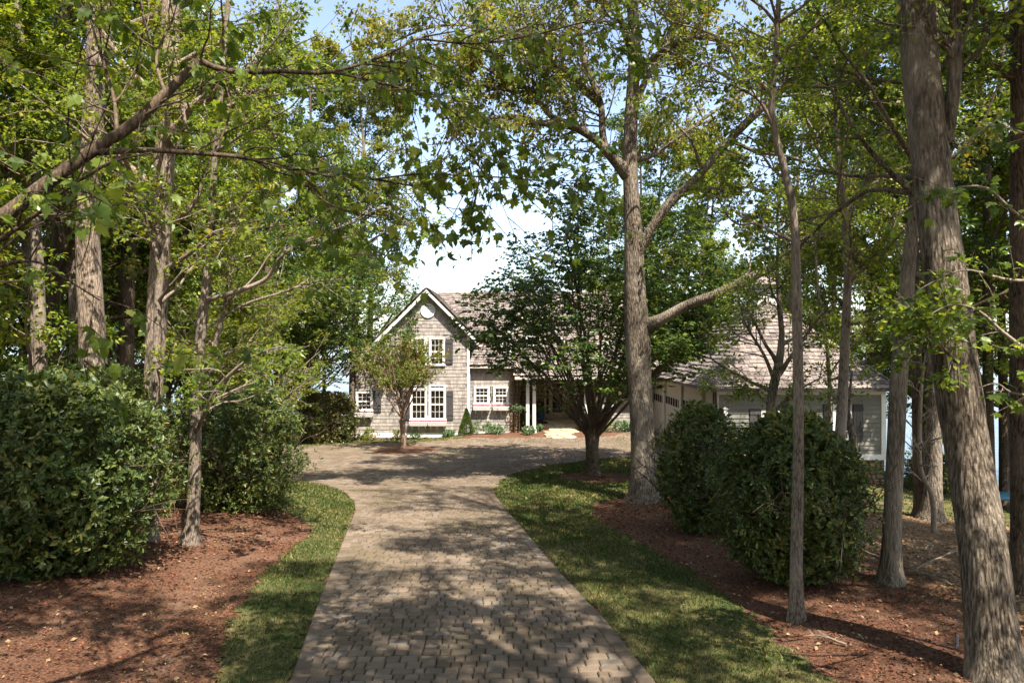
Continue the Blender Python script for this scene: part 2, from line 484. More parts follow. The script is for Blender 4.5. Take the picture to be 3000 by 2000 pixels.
# ------------------------------------------------------------------ setting materials
def ground_mat():
    m, nt, out = new_mat('ground_mulch')
    p = N(nt, 'ShaderNodeBsdfPrincipled'); p.inputs['Roughness'].default_value = 0.95; p.inputs['Specular IOR Level'].default_value = 0.15
    pos = geo_pos(nt)
    n1 = noise(nt, geo_pos(nt, (1, 1, 1)), 38, 6, 0.7)
    mulch = ramp(nt, n1, [(0.30, (0.035, 0.014, 0.009)), (0.5, (0.12, 0.058, 0.034)), (0.66, (0.24, 0.125, 0.074)), (0.8, (0.34, 0.21, 0.13))])
    litter = ramp(nt, n1, [(0.30, (0.05, 0.03, 0.018)), (0.48, (0.16, 0.10, 0.055)), (0.64, (0.30, 0.20, 0.12)), (0.8, (0.44, 0.33, 0.21))])
    sx = nt.nodes.new('ShaderNodeSeparateXYZ'); nt.links.new(pos, sx.inputs[0])
    n2 = noise(nt, pos, 0.6, 4)
    a = N(nt, 'ShaderNodeMath', operation='MULTIPLY_ADD'); nt.links.new(n2, a.inputs[0]); a.inputs[1].default_value = 4.0; nt.links.new(sx.outputs[0], a.inputs[2])
    mr = N(nt, 'ShaderNodeMapRange'); nt.links.new(a.outputs[0], mr.inputs[0]); mr.inputs[1].default_value = 7.2; mr.inputs[2].default_value = 9.2
    fd = noise(nt, pos, 1.1, 4, 0.6)
    mulch = mixc(nt, ramp(nt, fd, [(0.46, (0, 0, 0)), (0.72, (0.5, 0.5, 0.5))]), mulch, (0.24, 0.15, 0.10))
    c = mixc(nt, mr.outputs[0], mulch, litter)
    # far left / beyond the house: darker woodland soil with green ground cover
    yr = N(nt, 'ShaderNodeMapRange'); nt.links.new(sx.outputs[1], yr.inputs[0]); yr.inputs[1].default_value = 38; yr.inputs[2].default_value = 48
    c = mixc(nt, yr.outputs[0], c, (0.05, 0.07, 0.02))
    nt.links.new(c, p.inputs['Base Color'])
    b = N(nt, 'ShaderNodeBump'); b.inputs['Strength'].default_value = 0.9; b.inputs['Distance'].default_value = 0.03
    nt.links.new(n1, b.inputs['Height']); nt.links.new(b.outputs[0], p.inputs['Normal'])
    nt.links.new(p.outputs[0], out.inputs[0])
    return m
M['ground'] = ground_mat()
M['soil_green'] = simple('lawn_soil', (0.06, 0.075, 0.025), 0.95, 0.1, nscale=1.7, ncol=(0.17, 0.135, 0.06), bump=0.7, bscale=70)
def paver_mat():
    m, nt, out = new_mat('paver_concrete')
    p = N(nt, 'ShaderNodeBsdfPrincipled'); p.inputs['Roughness'].default_value = 0.9; p.inputs['Specular IOR Level'].default_value = 0.2
    r = rnd_node(nt)
    c = ramp(nt, r, [(0, (0.140, 0.108, 0.076)), (0.3, (0.188, 0.147, 0.106)), (0.6, (0.212, 0.164, 0.120)), (0.8, (0.242, 0.190, 0.142)), (1, (0.198, 0.170, 0.138))])
    n1 = noise(nt, geo_pos(nt), 0.9, 5)
    c = mixc(nt, ramp(nt, n1, [(0.42, (0, 0, 0)), (0.72, (0.75, 0.75, 0.75))]), c, (0.115, 0.085, 0.06))
    n2 = noise(nt, geo_pos(nt), 90, 4, 0.7)
    c = mixc(nt, 1.0, c, ramp(nt, n2, [(0.3, (0.62, 0.60, 0.58)), (0.65, (1.15, 1.12, 1.1))]), 'MULTIPLY')
    n3 = noise(nt, geo_pos(nt), 0.45, 3)
    c = mixc(nt, ramp(nt, n3, [(0.5, (0, 0, 0)), (0.75, (0.35, 0.35, 0.35))]), c, (0.15, 0.13, 0.06))
    nt.links.new(c, p.inputs['Base Color'])
    b = N(nt, 'ShaderNodeBump'); b.inputs['Strength'].default_value = 0.5; b.inputs['Distance'].default_value = 0.008
    nt.links.new(n2, b.inputs['Height']); nt.links.new(b.outputs[0], p.inputs['Normal'])
    nt.links.new(p.outputs[0], out.inputs[0])
    return m
M['paver'] = paver_mat()
M['joint'] = simple('joint_sand', (0.085, 0.062, 0.035), 0.95, 0.1, nscale=2.0, ncol=(0.055, 0.06, 0.02), bump=0.5)
M['flag'] = simple('flagstone', (0.56, 0.46, 0.32), 0.85, 0.2, nscale=5, ncol=(0.42, 0.33, 0.22), bump=0.3, bscale=30, rvar=[(0, (0.85, 0.85, 0.85)), (1, (1.15, 1.1, 1.05))])
M['path_sand'] = simple('path_joint_sand', (0.40, 0.31, 0.20), 0.95, 0.1)
M['stone'] = simple('field_stone', (0.24, 0.20, 0.14), 0.9, 0.2, nscale=4, ncol=(0.17, 0.14, 0.10), bump=0.6, bscale=22,
                    rvar=[(0, (0.55, 0.55, 0.55)), (0.35, (1.0, 0.95, 0.85)), (0.6, (1.3, 0.95, 0.5)), (0.8, (1.2, 1.2, 1.15)), (1, (0.8, 0.85, 0.85))])
M['mortar'] = simple('mortar', (0.05, 0.042, 0.033), 0.95, 0.1)
M['shingle'] = simple('cedar_wall_shingle', (0.41, 0.370, 0.335), 0.85, 0.2, nscale=3.5, ncol=(0.31, 0.275, 0.25), bump=0.3, bscale=30, stretch=(3, 3, 0.6),
                      rvar=[(0, (0.70, 0.68, 0.66)), (0.3, (0.90, 0.90, 0.90)), (0.7, (1.05, 1.03, 1.0)), (1, (1.2, 1.15, 1.1))])
M['shake'] = simple('cedar_roof_shake', (0.265, 0.228, 0.205), 0.9, 0.15, nscale=3, ncol=(0.18, 0.152, 0.14), bump=0.4, bscale=26, stretch=(2, 1, 1),
                    rvar=[(0, (0.60, 0.56, 0.56)), (0.35, (0.9, 0.88, 0.88)), (0.7, (1.1, 1.07, 1.05)), (1, (1.35, 1.28, 1.22))])
M['siding'] = simple('grey_siding', (0.205, 0.198, 0.168), 0.75, 0.25, nscale=2, ncol=(0.18, 0.172, 0.145), bump=0.15, bscale=30, rvar=[(0, (0.92, 0.92, 0.92)), (1, (1.06, 1.06, 1.06))])
M['backing'] = simple('wall_backing', (0.09, 0.075, 0.062), 0.9, 0.1)
M['white'] = simple('white_paint', (0.80, 0.78, 0.75), 0.45, 0.4, nscale=1.5, ncol=(0.72, 0.70, 0.66))
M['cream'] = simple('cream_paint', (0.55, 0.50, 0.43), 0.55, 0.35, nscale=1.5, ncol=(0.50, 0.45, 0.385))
M['tan'] = simple('tan_door_paint', (0.38, 0.29, 0.19), 0.5, 0.4, ncol=(0.33, 0.25, 0.165))
M['shutter'] = simple('charcoal_shutter', (0.075, 0.070, 0.068), 0.55, 0.35, ncol=(0.06, 0.056, 0.056), stretch=(3, 3, .5))
M['shutter_black'] = simple('black_shutter', (0.016, 0.016, 0.017), 0.45, 0.4)
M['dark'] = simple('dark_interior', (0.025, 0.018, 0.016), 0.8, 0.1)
M['blind'] = simple('blind_slat', (0.62, 0.50, 0.45), 0.6, 0.3)
M['copper'] = simple('brown_copper', (0.095, 0.045, 0.03), 0.5, 0.5, metal=0.3)
M['metal_dark'] = simple('dark_gutter', (0.035, 0.03, 0.028), 0.5, 0.5)
M['blue'] = simple('blue_glaze', (0.06, 0.085, 0.20), 0.25, 0.5, ncol=(0.04, 0.055, 0.14))
M['canoe'] = simple('blue_tarp', (0.10, 0.32, 0.42), 0.35, 0.5, nscale=5, ncol=(0.07, 0.22, 0.31))
M['flagwhite'] = simple('white_plastic', (0.75, 0.76, 0.78), 0.4, 0.4)
M['wire'] = simple('thin_wire', (0.2, 0.19, 0.18), 0.4, 0.5)
M['pink'] = simple('petunia_petal', (0.55, 0.20, 0.28), 0.6, 0.2)
M['stick'] = simple('dead_wood', (0.34, 0.27, 0.20), 0.9, 0.1, nscale=12, ncol=(0.22, 0.17, 0.12))
def glass_mat():
    m, nt, out = new_mat('window_glass')
    g = nt.nodes.new('ShaderNodeBsdfGlossy'); g.inputs['Roughness'].default_value = 0.03
    t = nt.nodes.new('ShaderNodeBsdfTransparent')
    f = nt.nodes.new('ShaderNodeFresnel'); f.inputs['IOR'].default_value = 1.6
    ms = nt.nodes.new('ShaderNodeMixShader')
    nt.links.new(f.outputs[0], ms.inputs[0]); nt.links.new(t.outputs[0], ms.inputs[1]); nt.links.new(g.outputs[0], ms.inputs[2])
    nt.links.new(ms.outputs[0], out.inputs[0])
    return m
M['glass'] = glass_mat()
def water_mat():
    m, nt, out = new_mat('lake_water')
    p = N(nt, 'ShaderNodeBsdfPrincipled'); p.inputs['Base Color'].default_value = (0.10, 0.14, 0.19, 1); p.inputs['Roughness'].default_value = 0.12
    b = N(nt, 'ShaderNodeBump'); b.inputs['Strength'].default_value = 0.5; b.inputs['Distance'].default_value = 0.15
    nt.links.new(noise(nt, geo_pos(nt, (0.5, 1.6, 1)), 1.2, 4), b.inputs['Height']); nt.links.new(b.outputs[0], p.inputs['Normal'])
    nt.links.new(p.outputs[0], out.inputs[0])
    return m
M['water'] = water_mat()
M['hill'] = simple('far_woods', (0.06, 0.085, 0.045), 0.95, 0.1, nscale=0.02, ncol=(0.045, 0.065, 0.04))

# ------------------------------------------------------------------ ground sheet
def sheet(name, xs, ys, off, mat, mask=None, kind='structure', hf=H):
    X, Y = np.meshgrid(xs, ys)
    Z = hf(X, Y) + off
    idx = np.arange(X.size).reshape(X.shape)
    q = np.stack([idx[:-1, :-1], idx[:-1, 1:], idx[1:, 1:], idx[1:, :-1]], -1).reshape(-1, 4)
    if mask is not None:
        cx = (X[:-1, :-1] + X[1:, 1:]) / 2; cy = (Y[:-1, :-1] + Y[1:, 1:]) / 2
        q = q[mask(cx.ravel(), cy.ravel())]
        used, q = np.unique(q, return_inverse=True); q = q.reshape(-1, 4)
        V = np.stack([X.ravel(), Y.ravel(), Z.ravel()], 1)[used]
    else:
        V = np.stack([X.ravel(), Y.ravel(), Z.ravel()], 1)
    o = MB().add(V, q).build(name, mat, None, True)
    return tag(o, kind=kind)

xs = np.r_[np.linspace(-900, -60, 12), np.linspace(-55, -16, 30), np.arange(-15.5, 15.6, 0.5), np.linspace(16, 55, 40), np.linspace(60, 900, 12)]
ys = np.r_[np.linspace(-300, -12, 12), np.arange(-10, 46, 0.5), np.linspace(46.5, 90, 40)]
ground = sheet('ground', xs, ys, 0.0, M['ground'])
ground['label'] = 'red brown mulch and woodland leaf litter on sloping ground'
lake = MB().add([(-4000, 46, -4.2), (4000, 46, -4.2), (4000, 6000, -4.2), (-4000, 6000, -4.2)], [[0, 1, 2, 3]])
# side arms of the lake round the point
lake.add([(20, -100, -4.2), (4000, -100, -4.2), (4000, 46, -4.2), (20, 46, -4.2)], [[0, 1, 2, 3]])
lake.add([(-4000, -100, -4.2), (-40, -100, -4.2), (-40, 46, -4.2), (-4000, 46, -4.2)], [[0, 1, 2, 3]])
tag(lake.build('lake', M['water']), 'pale blue lake water behind the trees', kind='structure')
hx = np.linspace(-2600, 2600, 140); hy = np.linspace(1400, 1900, 8)
tag(sheet('far_shore', hx, hy, 0, M['hill'], hf=lambda x, y: -5 + (22 + 9 * lump(x, y, 0.006) + 3 * lump(x, y, 0.04)) * ss(1400, 1500, y)), 'low wooded far shore across the lake')

# ------------------------------------------------------------------ driveway
LE = np.array([(-2.1, 0), (-2.2, 4), G(850, 2000), G(940, 1750), G(1000, 1600), G(1040, 1500), G(1037, 1472), G(1000, 1437)])
RE = np.array([(2.1, 0), (1.75, 4), G(1915, 2000), G(1780, 1830), G(1640, 1680), G(1530, 1550), G(1470, 1480), G(1442, 1440)])
Y_LANE1 = min(LE[-1][1], RE[-1][1]) - 0.1
def lx(y): return np.interp(y, LE[:, 1], LE[:, 0])
def rx(y): return np.interp(y, RE[:, 1], RE[:, 0])
court = [tuple(LE[-1]), G(890, 1414), (-9, 22.2), (-11.2, 25), (-11.2, 31), G(870, 1311), G(1000, 1303), G(1350, 1286), G(1600, 1284), G(1800, 1280), G(1930, 1277),
         (7.36, 35.0), (7.36, 26.6), G(1850, 1341), G(1750, 1346), G(1600, 1366), G(1500, 1391), G(1455, 1416), tuple(RE[-1])]
ISL = G(1182, 1320)
def in_island(x, y, r=1.45):
    return (x - ISL[0])**2 + (y - ISL[1])**2 < r * r
def in_drive(x, y):
    x = np.asarray(x); y = np.asarray(y)
    lane = (y > -3) & (y < Y_LANE1 + 0.3) & (x > lx(y)) & (x < rx(y))
    return (lane | inpoly(x, y, court)) & ~in_island(x, y)

drive = sheet('driveway', np.arange(-11.6, 7.6, 0.12), np.arange(-3, 36.4, 0.12), 0.012, M['joint'], in_drive)
drive['label'] = 'sandy joints and bed of the cobbled driveway'

def paver_unit():
    b = 0.10; h = 1.0
    v = [(-.5, -.5, -1), (.5, -.5, -1), (.5, .5, -1), (-.5, .5, -1), (-.5, -.5, .35), (.5, -.5, .35), (.5, .5, .35), (-.5, .5, .35),
         (-.5 + b, -.5 + b, 1), (.5 - b, -.5 + b, 1), (.5 - b, .5 - b, 1), (-.5 + b, .5 - b, 1)]
    f = [[8, 9, 10, 11]] + [[i, (i + 1) % 4, (i + 1) % 4 + 4, i + 4] for i in range(4)] + [[i + 4, (i + 1) % 4 + 4, (i + 1) % 4 + 8, i + 8] for i in range(4)]
    return v, f
pv = []
def put_paver(x, y, w, l, ang):
    pv.append((x, y, w, l, ang))
g = np.random.default_rng(3)
y = -2.0
while y < Y_LANE1:
    dpt = g.choice([0.12, 0.15, 0.175], p=[0.3, 0.35, 0.35])
    yc = y + dpt / 2
    a = lx(yc) + 0.20; b = rx(yc) - 0.20
    xs_ = a + g.random() * -0.05
    ang = 0.035
    while xs_ < b - 0.07:
        w = g.choice([0.12, 0.165, 0.205, 0.24], p=[0.2, 0.35, 0.3, 0.15])
        w = min(w, b - xs_)
        if b - xs_ - w < 0.09: w = b - xs_
        put_paver(xs_ + w / 2, yc + (xs_ + w / 2 - (a + b) / 2) * ang, w - 0.010, dpt - 0.011, ang + g.normal(0, 0.008))
        xs_ += w
    y += dpt
for E, sg in ((LE, 1), (RE, -1)):
    pts = E[:, :]
    d = np.r_[0, np.cumsum(np.hypot(*np.diff(pts, axis=0).T))]
    s = 0.0
    while s < d[-1] - 0.2:
        px_ = np.interp(s + 0.12, d, pts[:, 0]); py_ = np.interp(s + 0.12, d, pts[:, 1])
        qx = np.interp(s + 0.17, d, pts[:, 0]); qy = np.interp(s + 0.17, d, pts[:, 1])
        an = math.atan2(qy - py_, qx - px_)
        put_paver(px_ + sg * 0.1, py_, 0.235, 0.185, an + g.normal(0, 0.01))
        s += 0.243
# court: running bond turned a little
ca, sa = math.cos(-0.16), math.sin(-0.16)
for i, v_ in enumerate(np.arange(-6, 26, 0.205)):
    u_ = -16 + (i % 2) * 0.13 + g.random() * 0.08
    while u_ < 12:
        w = g.choice([0.20, 0.26, 0.30])
        cu = u_ + w / 2
        x = cu * ca - v_ * sa; yy = 15 + cu * sa + v_ * ca
        if yy > Y_LANE1 - 0.4:
            pv.append((x, yy, w - 0.014, 0.205 - 0.014, -0.16 + 1000))
        u_ += w
pv = np.array(pv)
isc = pv[:, 4] > 500
pv[isc, 4] -= 1000
keep = ~isc | (inpoly(pv[:, 0], pv[:, 1], court) & ~in_island(pv[:, 0], pv[:, 1], 1.4) & ~((pv[:, 1] < Y_LANE1) & (pv[:, 0] > lx(pv[:, 1]) - 0.05) & (pv[:, 0] < rx(pv[:, 1]) + 0.05)))
pv = pv[keep]
hz = H(pv[:, 0], pv[:, 1]) + 0.030 + rng.normal(0, 0.003, len(pv))
e = 0.1
nx = -(H(pv[:, 0] + e, pv[:, 1]) - H(pv[:, 0] - e, pv[:, 1])) / (2 * e); ny = -(H(pv[:, 0], pv[:, 1] + e) - H(pv[:, 0], pv[:, 1] - e)) / (2 * e)
Zn = norm(np.stack([nx + rng.normal(0, 0.012, len(pv)), ny + rng.normal(0, 0.012, len(pv)), np.ones(len(pv))], 1))
Xn = np.stack([np.cos(pv[:, 4]), np.sin(pv[:, 4]), np.zeros(len(pv))], 1); Yn = norm(np.cross(Zn, Xn)); Xn = np.cross(Yn, Zn)
M4 = mat4(np.stack([pv[:, 0], pv[:, 1], hz], 1), Xn * pv[:, 2:3], Yn * pv[:, 3:4], Zn * 0.022)
u_v, u_f = paver_unit()
ky = np.hypot(pv[:, 0], pv[:, 1]) + np.where(pv[:, 1] < 6.8, 100, 0)
pieces('paver', drive, M4, u_v, u_f, M['paver'], 300, 'distant_pavers', ky)

# ------------------------------------------------------------------ lawns
def edge_noise(x, y): return 0.10 * lump(x, y, 5.0) + 0.05 * lump(y, x, 13.0)
mulchL = [(-2.85, 0), (-2.9, 4), G(640, 2000), G(690, 1800), G(790, 1665), G(900, 1575), G(920, 1545), G(880, 1520), (-7, 17.2), (-9.5, 19), (-10.5, 23), (-9, 22.3)]
lawnL = mulchL + [G(890, 1414), tuple(LE[-1])] + [tuple(p) for p in LE[::-1][1:]]
mulchR = [(3.0, 0), (3.2, 4), G(2420, 2000), G(2206, 1812), G(2104, 1735), G(2027, 1678), G(1900, 1603), G(1790, 1550), G(1728, 1500), G(1735, 1478), G(1800, 1462), G(1850, 1440),
          (4.0, 19.4), (5.5, 20.5), (8.5, 21.5), (9.5, 23), (8.0, 24.6), (7.2, 25), (7.30, 26.6)]
lawnR = [tuple(p) for p in RE] + [G(1455, 1416), G(1500, 1391), G(1600, 1366), G(1750, 1346), G(1850, 1341)] + mulchR[::-1]
lawnFar = [(9.3, 18.0), (12, 18.0), (16, 17.0), (24, 16), (23, 30), (23, 40), (15, 44), (14.2, 30), (13.9, 24.5), (9.6, 24.6), (8.9, 21)]
lawnHouse = [G(860, 1309), G(1000, 1301), G(1350, 1284), (-2.2, 34.9), (-8, 35.4), (-12, 34.5), (-11.9, 31)]
RING = G(1735, 1393)
def ring(x, y): return ((x - RING[0] - 0.15) / 1.35)**2 + ((y - RING[1] + 0.3) / 1.25)**2 < 1
def lawn_mask(poly, extra=None):
    def f(x, y):
        n = edge_noise(x, y)
        k = inpoly(x + n, y + n * 0.5, poly) & ~in_drive(x, y)
        if extra is not None: k &= ~extra(x, y)
        return k
    return f
lawns = []
lawn_defs = [('lawn', 'narrow grass strip on the left side of the driveway', lawnL, None, (-11, -2, -1, 23.5), 0.07),
             ('lawn', 'grass strip on the right side of the driveway under the oak', lawnR, ring, (-1.2, 10, -1, 28), 0.07),
             ('lawn', 'shaded grass slope right of the garage', lawnFar, None, (8.5, 25, 15, 45), 0.2),
             ('lawn', 'thin grass edge below the shingled house', lawnHouse, None, (-12.5, -1, 30.5, 36), 0.1)]
for nm, lab, poly, ex, (x0, x1, y0, y1), st in lawn_defs:
    o = sheet(nm, np.arange(x0, x1, st), np.arange(y0, y1, st), 0.016, M['soil_green'], lawn_mask(poly, ex))
    o['label'] = lab
    lawns.append(o)

def scatter(poly_mask, box, n, g):
    x = g.uniform(box[0], box[1], n); y = g.uniform(box[2], box[3], n)
    k = poly_mask(x, y)
    return x[k], y[k]

g = np.random.default_rng(11)
gb = MB()
for (nm, lab, poly, ex, box, st), dens in zip(lawn_defs, (1.0, 1.0, 0.12, 0.4)):
    area = (box[1] - box[0]) * (box[3] - box[2])
    x, y = scatter(lawn_mask(poly, ex), box, int(area * 1500 * dens), g)
    dist = np.hypot(x, y)
    k = g.random(len(x)) < np.clip((10 / np.maximum(dist, 1))**1.3, 0.05, 1) * np.where(y < 6.3, 0.1, 1) * (np.abs(x) < 0.8 * y + 1)
    x, y, dist = x[k], y[k], dist[k]
    n = len(x)
    x = x + g.normal(0, 0.035, n); y = y + g.normal(0, 0.035, n)
    pos = np.stack([x, y, H(x, y) + 0.012], 1)
    ax = norm(np.stack([g.normal(0, 0.55, n) + 0.25 * lump(x, y, 3), g.normal(0, 0.55, n) + 0.2 * lump(y, x, 4), np.ones(n)], 1))
    nr = norm(np.stack([g.normal(0, 1, n), g.normal(0, 1, n), np.full(n, 0.2)], 1))
    sz = g.uniform(0.03, 0.062, n) * (1 + 0.25 * lump(x, y, 2.2)) * np.clip(dist / 11, 1, 1.8)**0.5
    dry = (lump(x, y, 1.9) + 0.6 * lump(y, x, 6)) > 0.55
    rr = np.where(dry & (g.random(n) < 0.5), g.uniform(0.75, 1, n), g.uniform(0, 0.85, n))
    v, f = leaf_shape('blade')
    X, Y, Z = frames(ax, nr)
    wsc = np.clip(dist / 9.5, 1, 3.2)[:, None, None]
    V = pos[:, None, :] + sz[:, None, None] * (v[None, :, 0:1] * X[:, None, :] + v[None, :, 1:2] * 1.7 * wsc * Y[:, None, :] + v[None, :, 2:3] * Z[:, None, :])
    F = (f[None] + (np.arange(n) * len(v))[:, None, None]).reshape(-1, 3)
    gb.add(V.reshape(-1, 3), F, 0, np.repeat(rr, 3))
tag(gb.build('grass', M['grass']), 'short green lawn grass with dry patches', 'grass', kind='stuff')

# mulch chips, leaf litter and fallen yellow catkins
def on_mulch(x, y):
    k = ~in_drive(x, y)
    for (nm, lab, poly, ex, box, st) in lawn_defs[:3]:
        k &= ~(inpoly(x, y, poly) & ~(ex(x, y) if ex else np.zeros(x.shape, bool)))
    return k
def flat_leaves(mb, x, y, size, off, g, kind='kite', tilt=0.35, rnd=None):
    n = len(x)
    a = g.uniform(0, 2 * np.pi, n)
    ax = norm(np.stack([np.cos(a), np.sin(a), g.normal(0, tilt * 0.6, n)], 1))
    nr = norm(np.stack([g.normal(0, tilt, n), g.normal(0, tilt, n), np.ones(n)], 1))
    leaves(mb, kind, np.stack([x, y, H(x, y) + off], 1), ax, nr, size, 0, g, rnd)
g = np.random.default_rng(12)
x, y = scatter(on_mulch, (-9, 9, 5, 26), 190000, g)
k = (g.random(len(x)) < np.clip((9 / np.hypot(x, y))**2, 0.03, 1)) & (np.abs(x) < 0.8 * y + 1.5) & (x < 6.6)
x, y = x[k], y[k]
mb = MB(); flat_leaves(mb, x, y, g.uniform(0.02, 0.055, len(x)) * np.clip(np.hypot(x, y) / 10, 1, 1.7), 0.008, g, tilt=0.6)
tag(mb.build('mulch_chips', M['chip']), 'shredded red brown bark mulch in the beds', 'mulch', kind='stuff')
x, y = scatter(on_mulch, (4.5, 20, 5, 24), 110000, g)
k = (g.random(len(x)) < np.clip((12 / np.hypot(x, y))**1.5, 0.1, 1)) & (x < 0.85 * y + 1.5) & (x > 5.6 + 1.4 * g.random(len(x)))
x, y = x[k], y[k]
mb = MB(); flat_leaves(mb, x, y, g.uniform(0.035, 0.085, len(x)), 0.012, g, tilt=0.5)
tag(mb.build('leaf_litter', M['dry_leaf']), 'tan dead leaves covering the woodland floor at right', 'leaf litter', kind='stuff')
x = g.uniform(-8, 8, 60000); y = g.uniform(5.5, 24, 60000)
k = (g.random(len(x)) < np.clip((9 / np.hypot(x, y))**1.5, 0.1, 1)) & (g.random(len(x)) < np.clip(lump(x, y, 0.9) + .6 * lump(y, x, 3.1), .06, 1))
k &= on_mulch(x, y) | (g.random(len(x)) < 0.25)
x, y = x[k], y[k]
mb = MB(); flat_leaves(mb, x, y, g.uniform(0.008, 0.026, len(x)), 0.04, g, tilt=0.3)
tag(mb.build('fallen_catkins', M['petal_litter']), 'small yellow fallen catkins dotted over mulch and paving', 'fallen leaves', kind='stuff')

x, y = scatter(on_mulch, (-9, 6, 5, 20), 5200, g)
mb = MB(); flat_leaves(mb, x, y, g.uniform(0.03, 0.08, len(x)), 0.02, g, tilt=0.5)
tag(mb.build('dry_leaves', M['dry_leaf']), 'scattered dead leaves on the mulch beds', 'leaf litter', kind='stuff')

# flagstone path to the door
path_poly = [G(1601, 1283), G(1596, 1272), G(1608, 1266), G(1625, 1258), G(1600, 1251), (1.9, 36.2), (1.9, 37.95), (5.3, 37.95), (5.3, 36.2), G(1700, 1250), G(1690, 1262), G(1672, 1270), G(1680, 1277), G(1690, 1283)]
pathbed = sheet('stone_path', np.arange(1.0, 5.6, 0.1), np.arange(33.5, 38.0, 0.1), 0.02, M['path_sand'], lambda x, y: inpoly(x, y, path_poly))
pathbed['label'] = 'pale flagstone path leading to the front door'
fs = []
g = np.random.default_rng(5)
for i, yy in enumerate(np.arange(33.7, 38, 0.52)):
    for xx in np.arange(1.0 + 0.3 * (i % 2), 5.6, 0.62):
        if inpoly(np.array([xx]), np.array([yy]), path_poly)[0]:
            fs.append((xx, yy, 0.60, 0.50, g.normal(0, 0.15)))
fs = np.array(fs)
Z0 = H(fs[:, 0], fs[:, 1]) + 0.035
c_, s_ = np.cos(fs[:, 4]), np.sin(fs[:, 4])
ey = (H(fs[:, 0], fs[:, 1] + .1) - H(fs[:, 0], fs[:, 1] - .1)) / .2
X3 = np.stack([c_, s_, s_ * ey], 1); Y3 = np.stack([-s_, c_, c_ * ey], 1); Z3 = np.cross(X3, Y3)
v8 = [(math.cos(a) * 0.56, math.sin(a) * 0.56, z) for z in (-1, 1) for a in np.linspace(0.4, 2 * math.pi + 0.4, 8)[:-1]]
f8 = [list(range(7, 14))] + [[i, (i + 1) % 7, (i + 1) % 7 + 7, i + 7] for i in range(7)]
pieces('flagstone', pathbed, mat4(np.stack([fs[:, 0], fs[:, 1], Z0], 1), X3 * fs[:, 2:3], Y3 * fs[:, 3:4], Z3 * 0.02), v8, f8, M['flag'], 300)

# ------------------------------------------------------------------ house helpers
def to_world(org, u, n):
    """columns: u along the wall, n outward normal"""
    return np.array(u, float), np.array(n, float), np.array(org, float)

SH_V = [(-.5, 0, 0), (.5, 0, 0), (.5, 1, 0), (-.5, 1, 0), (-.5, 0, 1), (.5, 0, 1), (.5, 0.25, 1), (-.5, 0.25, 1)]
SH_F = [[3, 2, 6, 7], [0, 1, 2, 3], [0, 3, 7, 4], [1, 5, 6, 2], [4, 7, 6, 5]]

def in_rects(u, z, rects):
    k = np.zeros(u.shape, bool)
    for a, b, c, d in rects:
        k |= (u > a) & (u < b) & (z > c) & (z < d)
    return k

def shingle_transforms(org, u, n, poly, rects, course, wmin, wmax, g, thick=0.02, wiggle=0.004):
    u = np.array(u, float); n = np.array(n, float); org = np.array(org, float)
    pu = [p[0] for p in poly]; pz = [p[1] for p in poly]
    out = []
    z = min(pz)
    while z < max(pz):
        a = min(pu)
        while a < max(pu):
            w = g.uniform(wmin, wmax)
            out.append((a + w / 2, z, w))
            a += w
        z += course
    A = np.array(out)
    zc = A[:, 1] + course * 0.5
    k = inpoly(A[:, 0], zc, poly) & ~in_rects(A[:, 0], zc, rects)
    A = A[k]
    m = len(A)
    c = org + A[:, 0:1] * u + np.array([0, 0, 1.0]) * (A[:, 1:2] + g.normal(0, wiggle, (m, 1)))
    th = (thick + g.uniform(-0.004, 0.004, m))[:, None]
    return mat4(c, u[None] * (A[:, 2:3] - 0.006), n[None] * th, np.tile([[0, 0, 1.0]], (m, 1)) * (course * 1.04))

def roof_transforms(P0, u, v, poly, expo, wmin, wmax, g, thick=0.028):
    """shakes on a roof plane: u along the eave, v up the slope (unit vectors), poly in (u,v)"""
    u = np.array(u, float); v = np.array(v, float); nn = np.cross(u, v)
    if nn[2] < 0: nn = -nn
    pu = [p[0] for p in poly]; pz = [p[1] for p in poly]
    out = []
    z = min(pz) - 0.03
    while z < max(pz):
        a = min(pu)
        while a < max(pu):
            w = g.uniform(wmin, wmax); out.append((a + w / 2, z, w)); a += w
        z += expo
    A = np.array(out)
    zc = A[:, 1] + expo * 0.5
    k = inpoly(A[:, 0], zc, poly)
    A = A[k]; m = len(A)
    c = np.array(P0) + A[:, 0:1] * u + (A[:, 1:2] + g.normal(0, 0.012, (m, 1))) * v + nn * 0.012
    tilt = v - nn * 0.09
    th = (thick + g.uniform(-0.009, 0.012, m))[:, None]
    return mat4(c, u[None] * (A[:, 2:3] - 0.010), nn[None] * th, tilt[None] * np.full((m, 1), expo * 1.25)), nn

def local_part(name, mb, mats, root, loc, rz, parent=None):
    """a part built in its own coordinates and set at loc with a turn about z"""
    o = bpy.data.objects.new(name, mb.mesh(name, mats)); COL.objects.link(o)
    o.parent = root
    o.matrix_parent_inverse = root.matrix_basis.inverted()
    o.location = loc; o.rotation_euler = (0, 0, rz)
    return o

def child(name, me, parent, loc=(0, 0, 0), scale=(1, 1, 1)):
    o = bpy.data.objects.new(name, me); COL.objects.link(o); o.parent = parent
    o.location = loc; o.scale = scale
    return o

_unitbox = None
def unitbox(mat):
    return MB().box(-.5, .5, -.5, .5, -.5, .5).mesh('pane', mat)
PANE_ME = unitbox(M['glass'])
BLIND_ME = {}

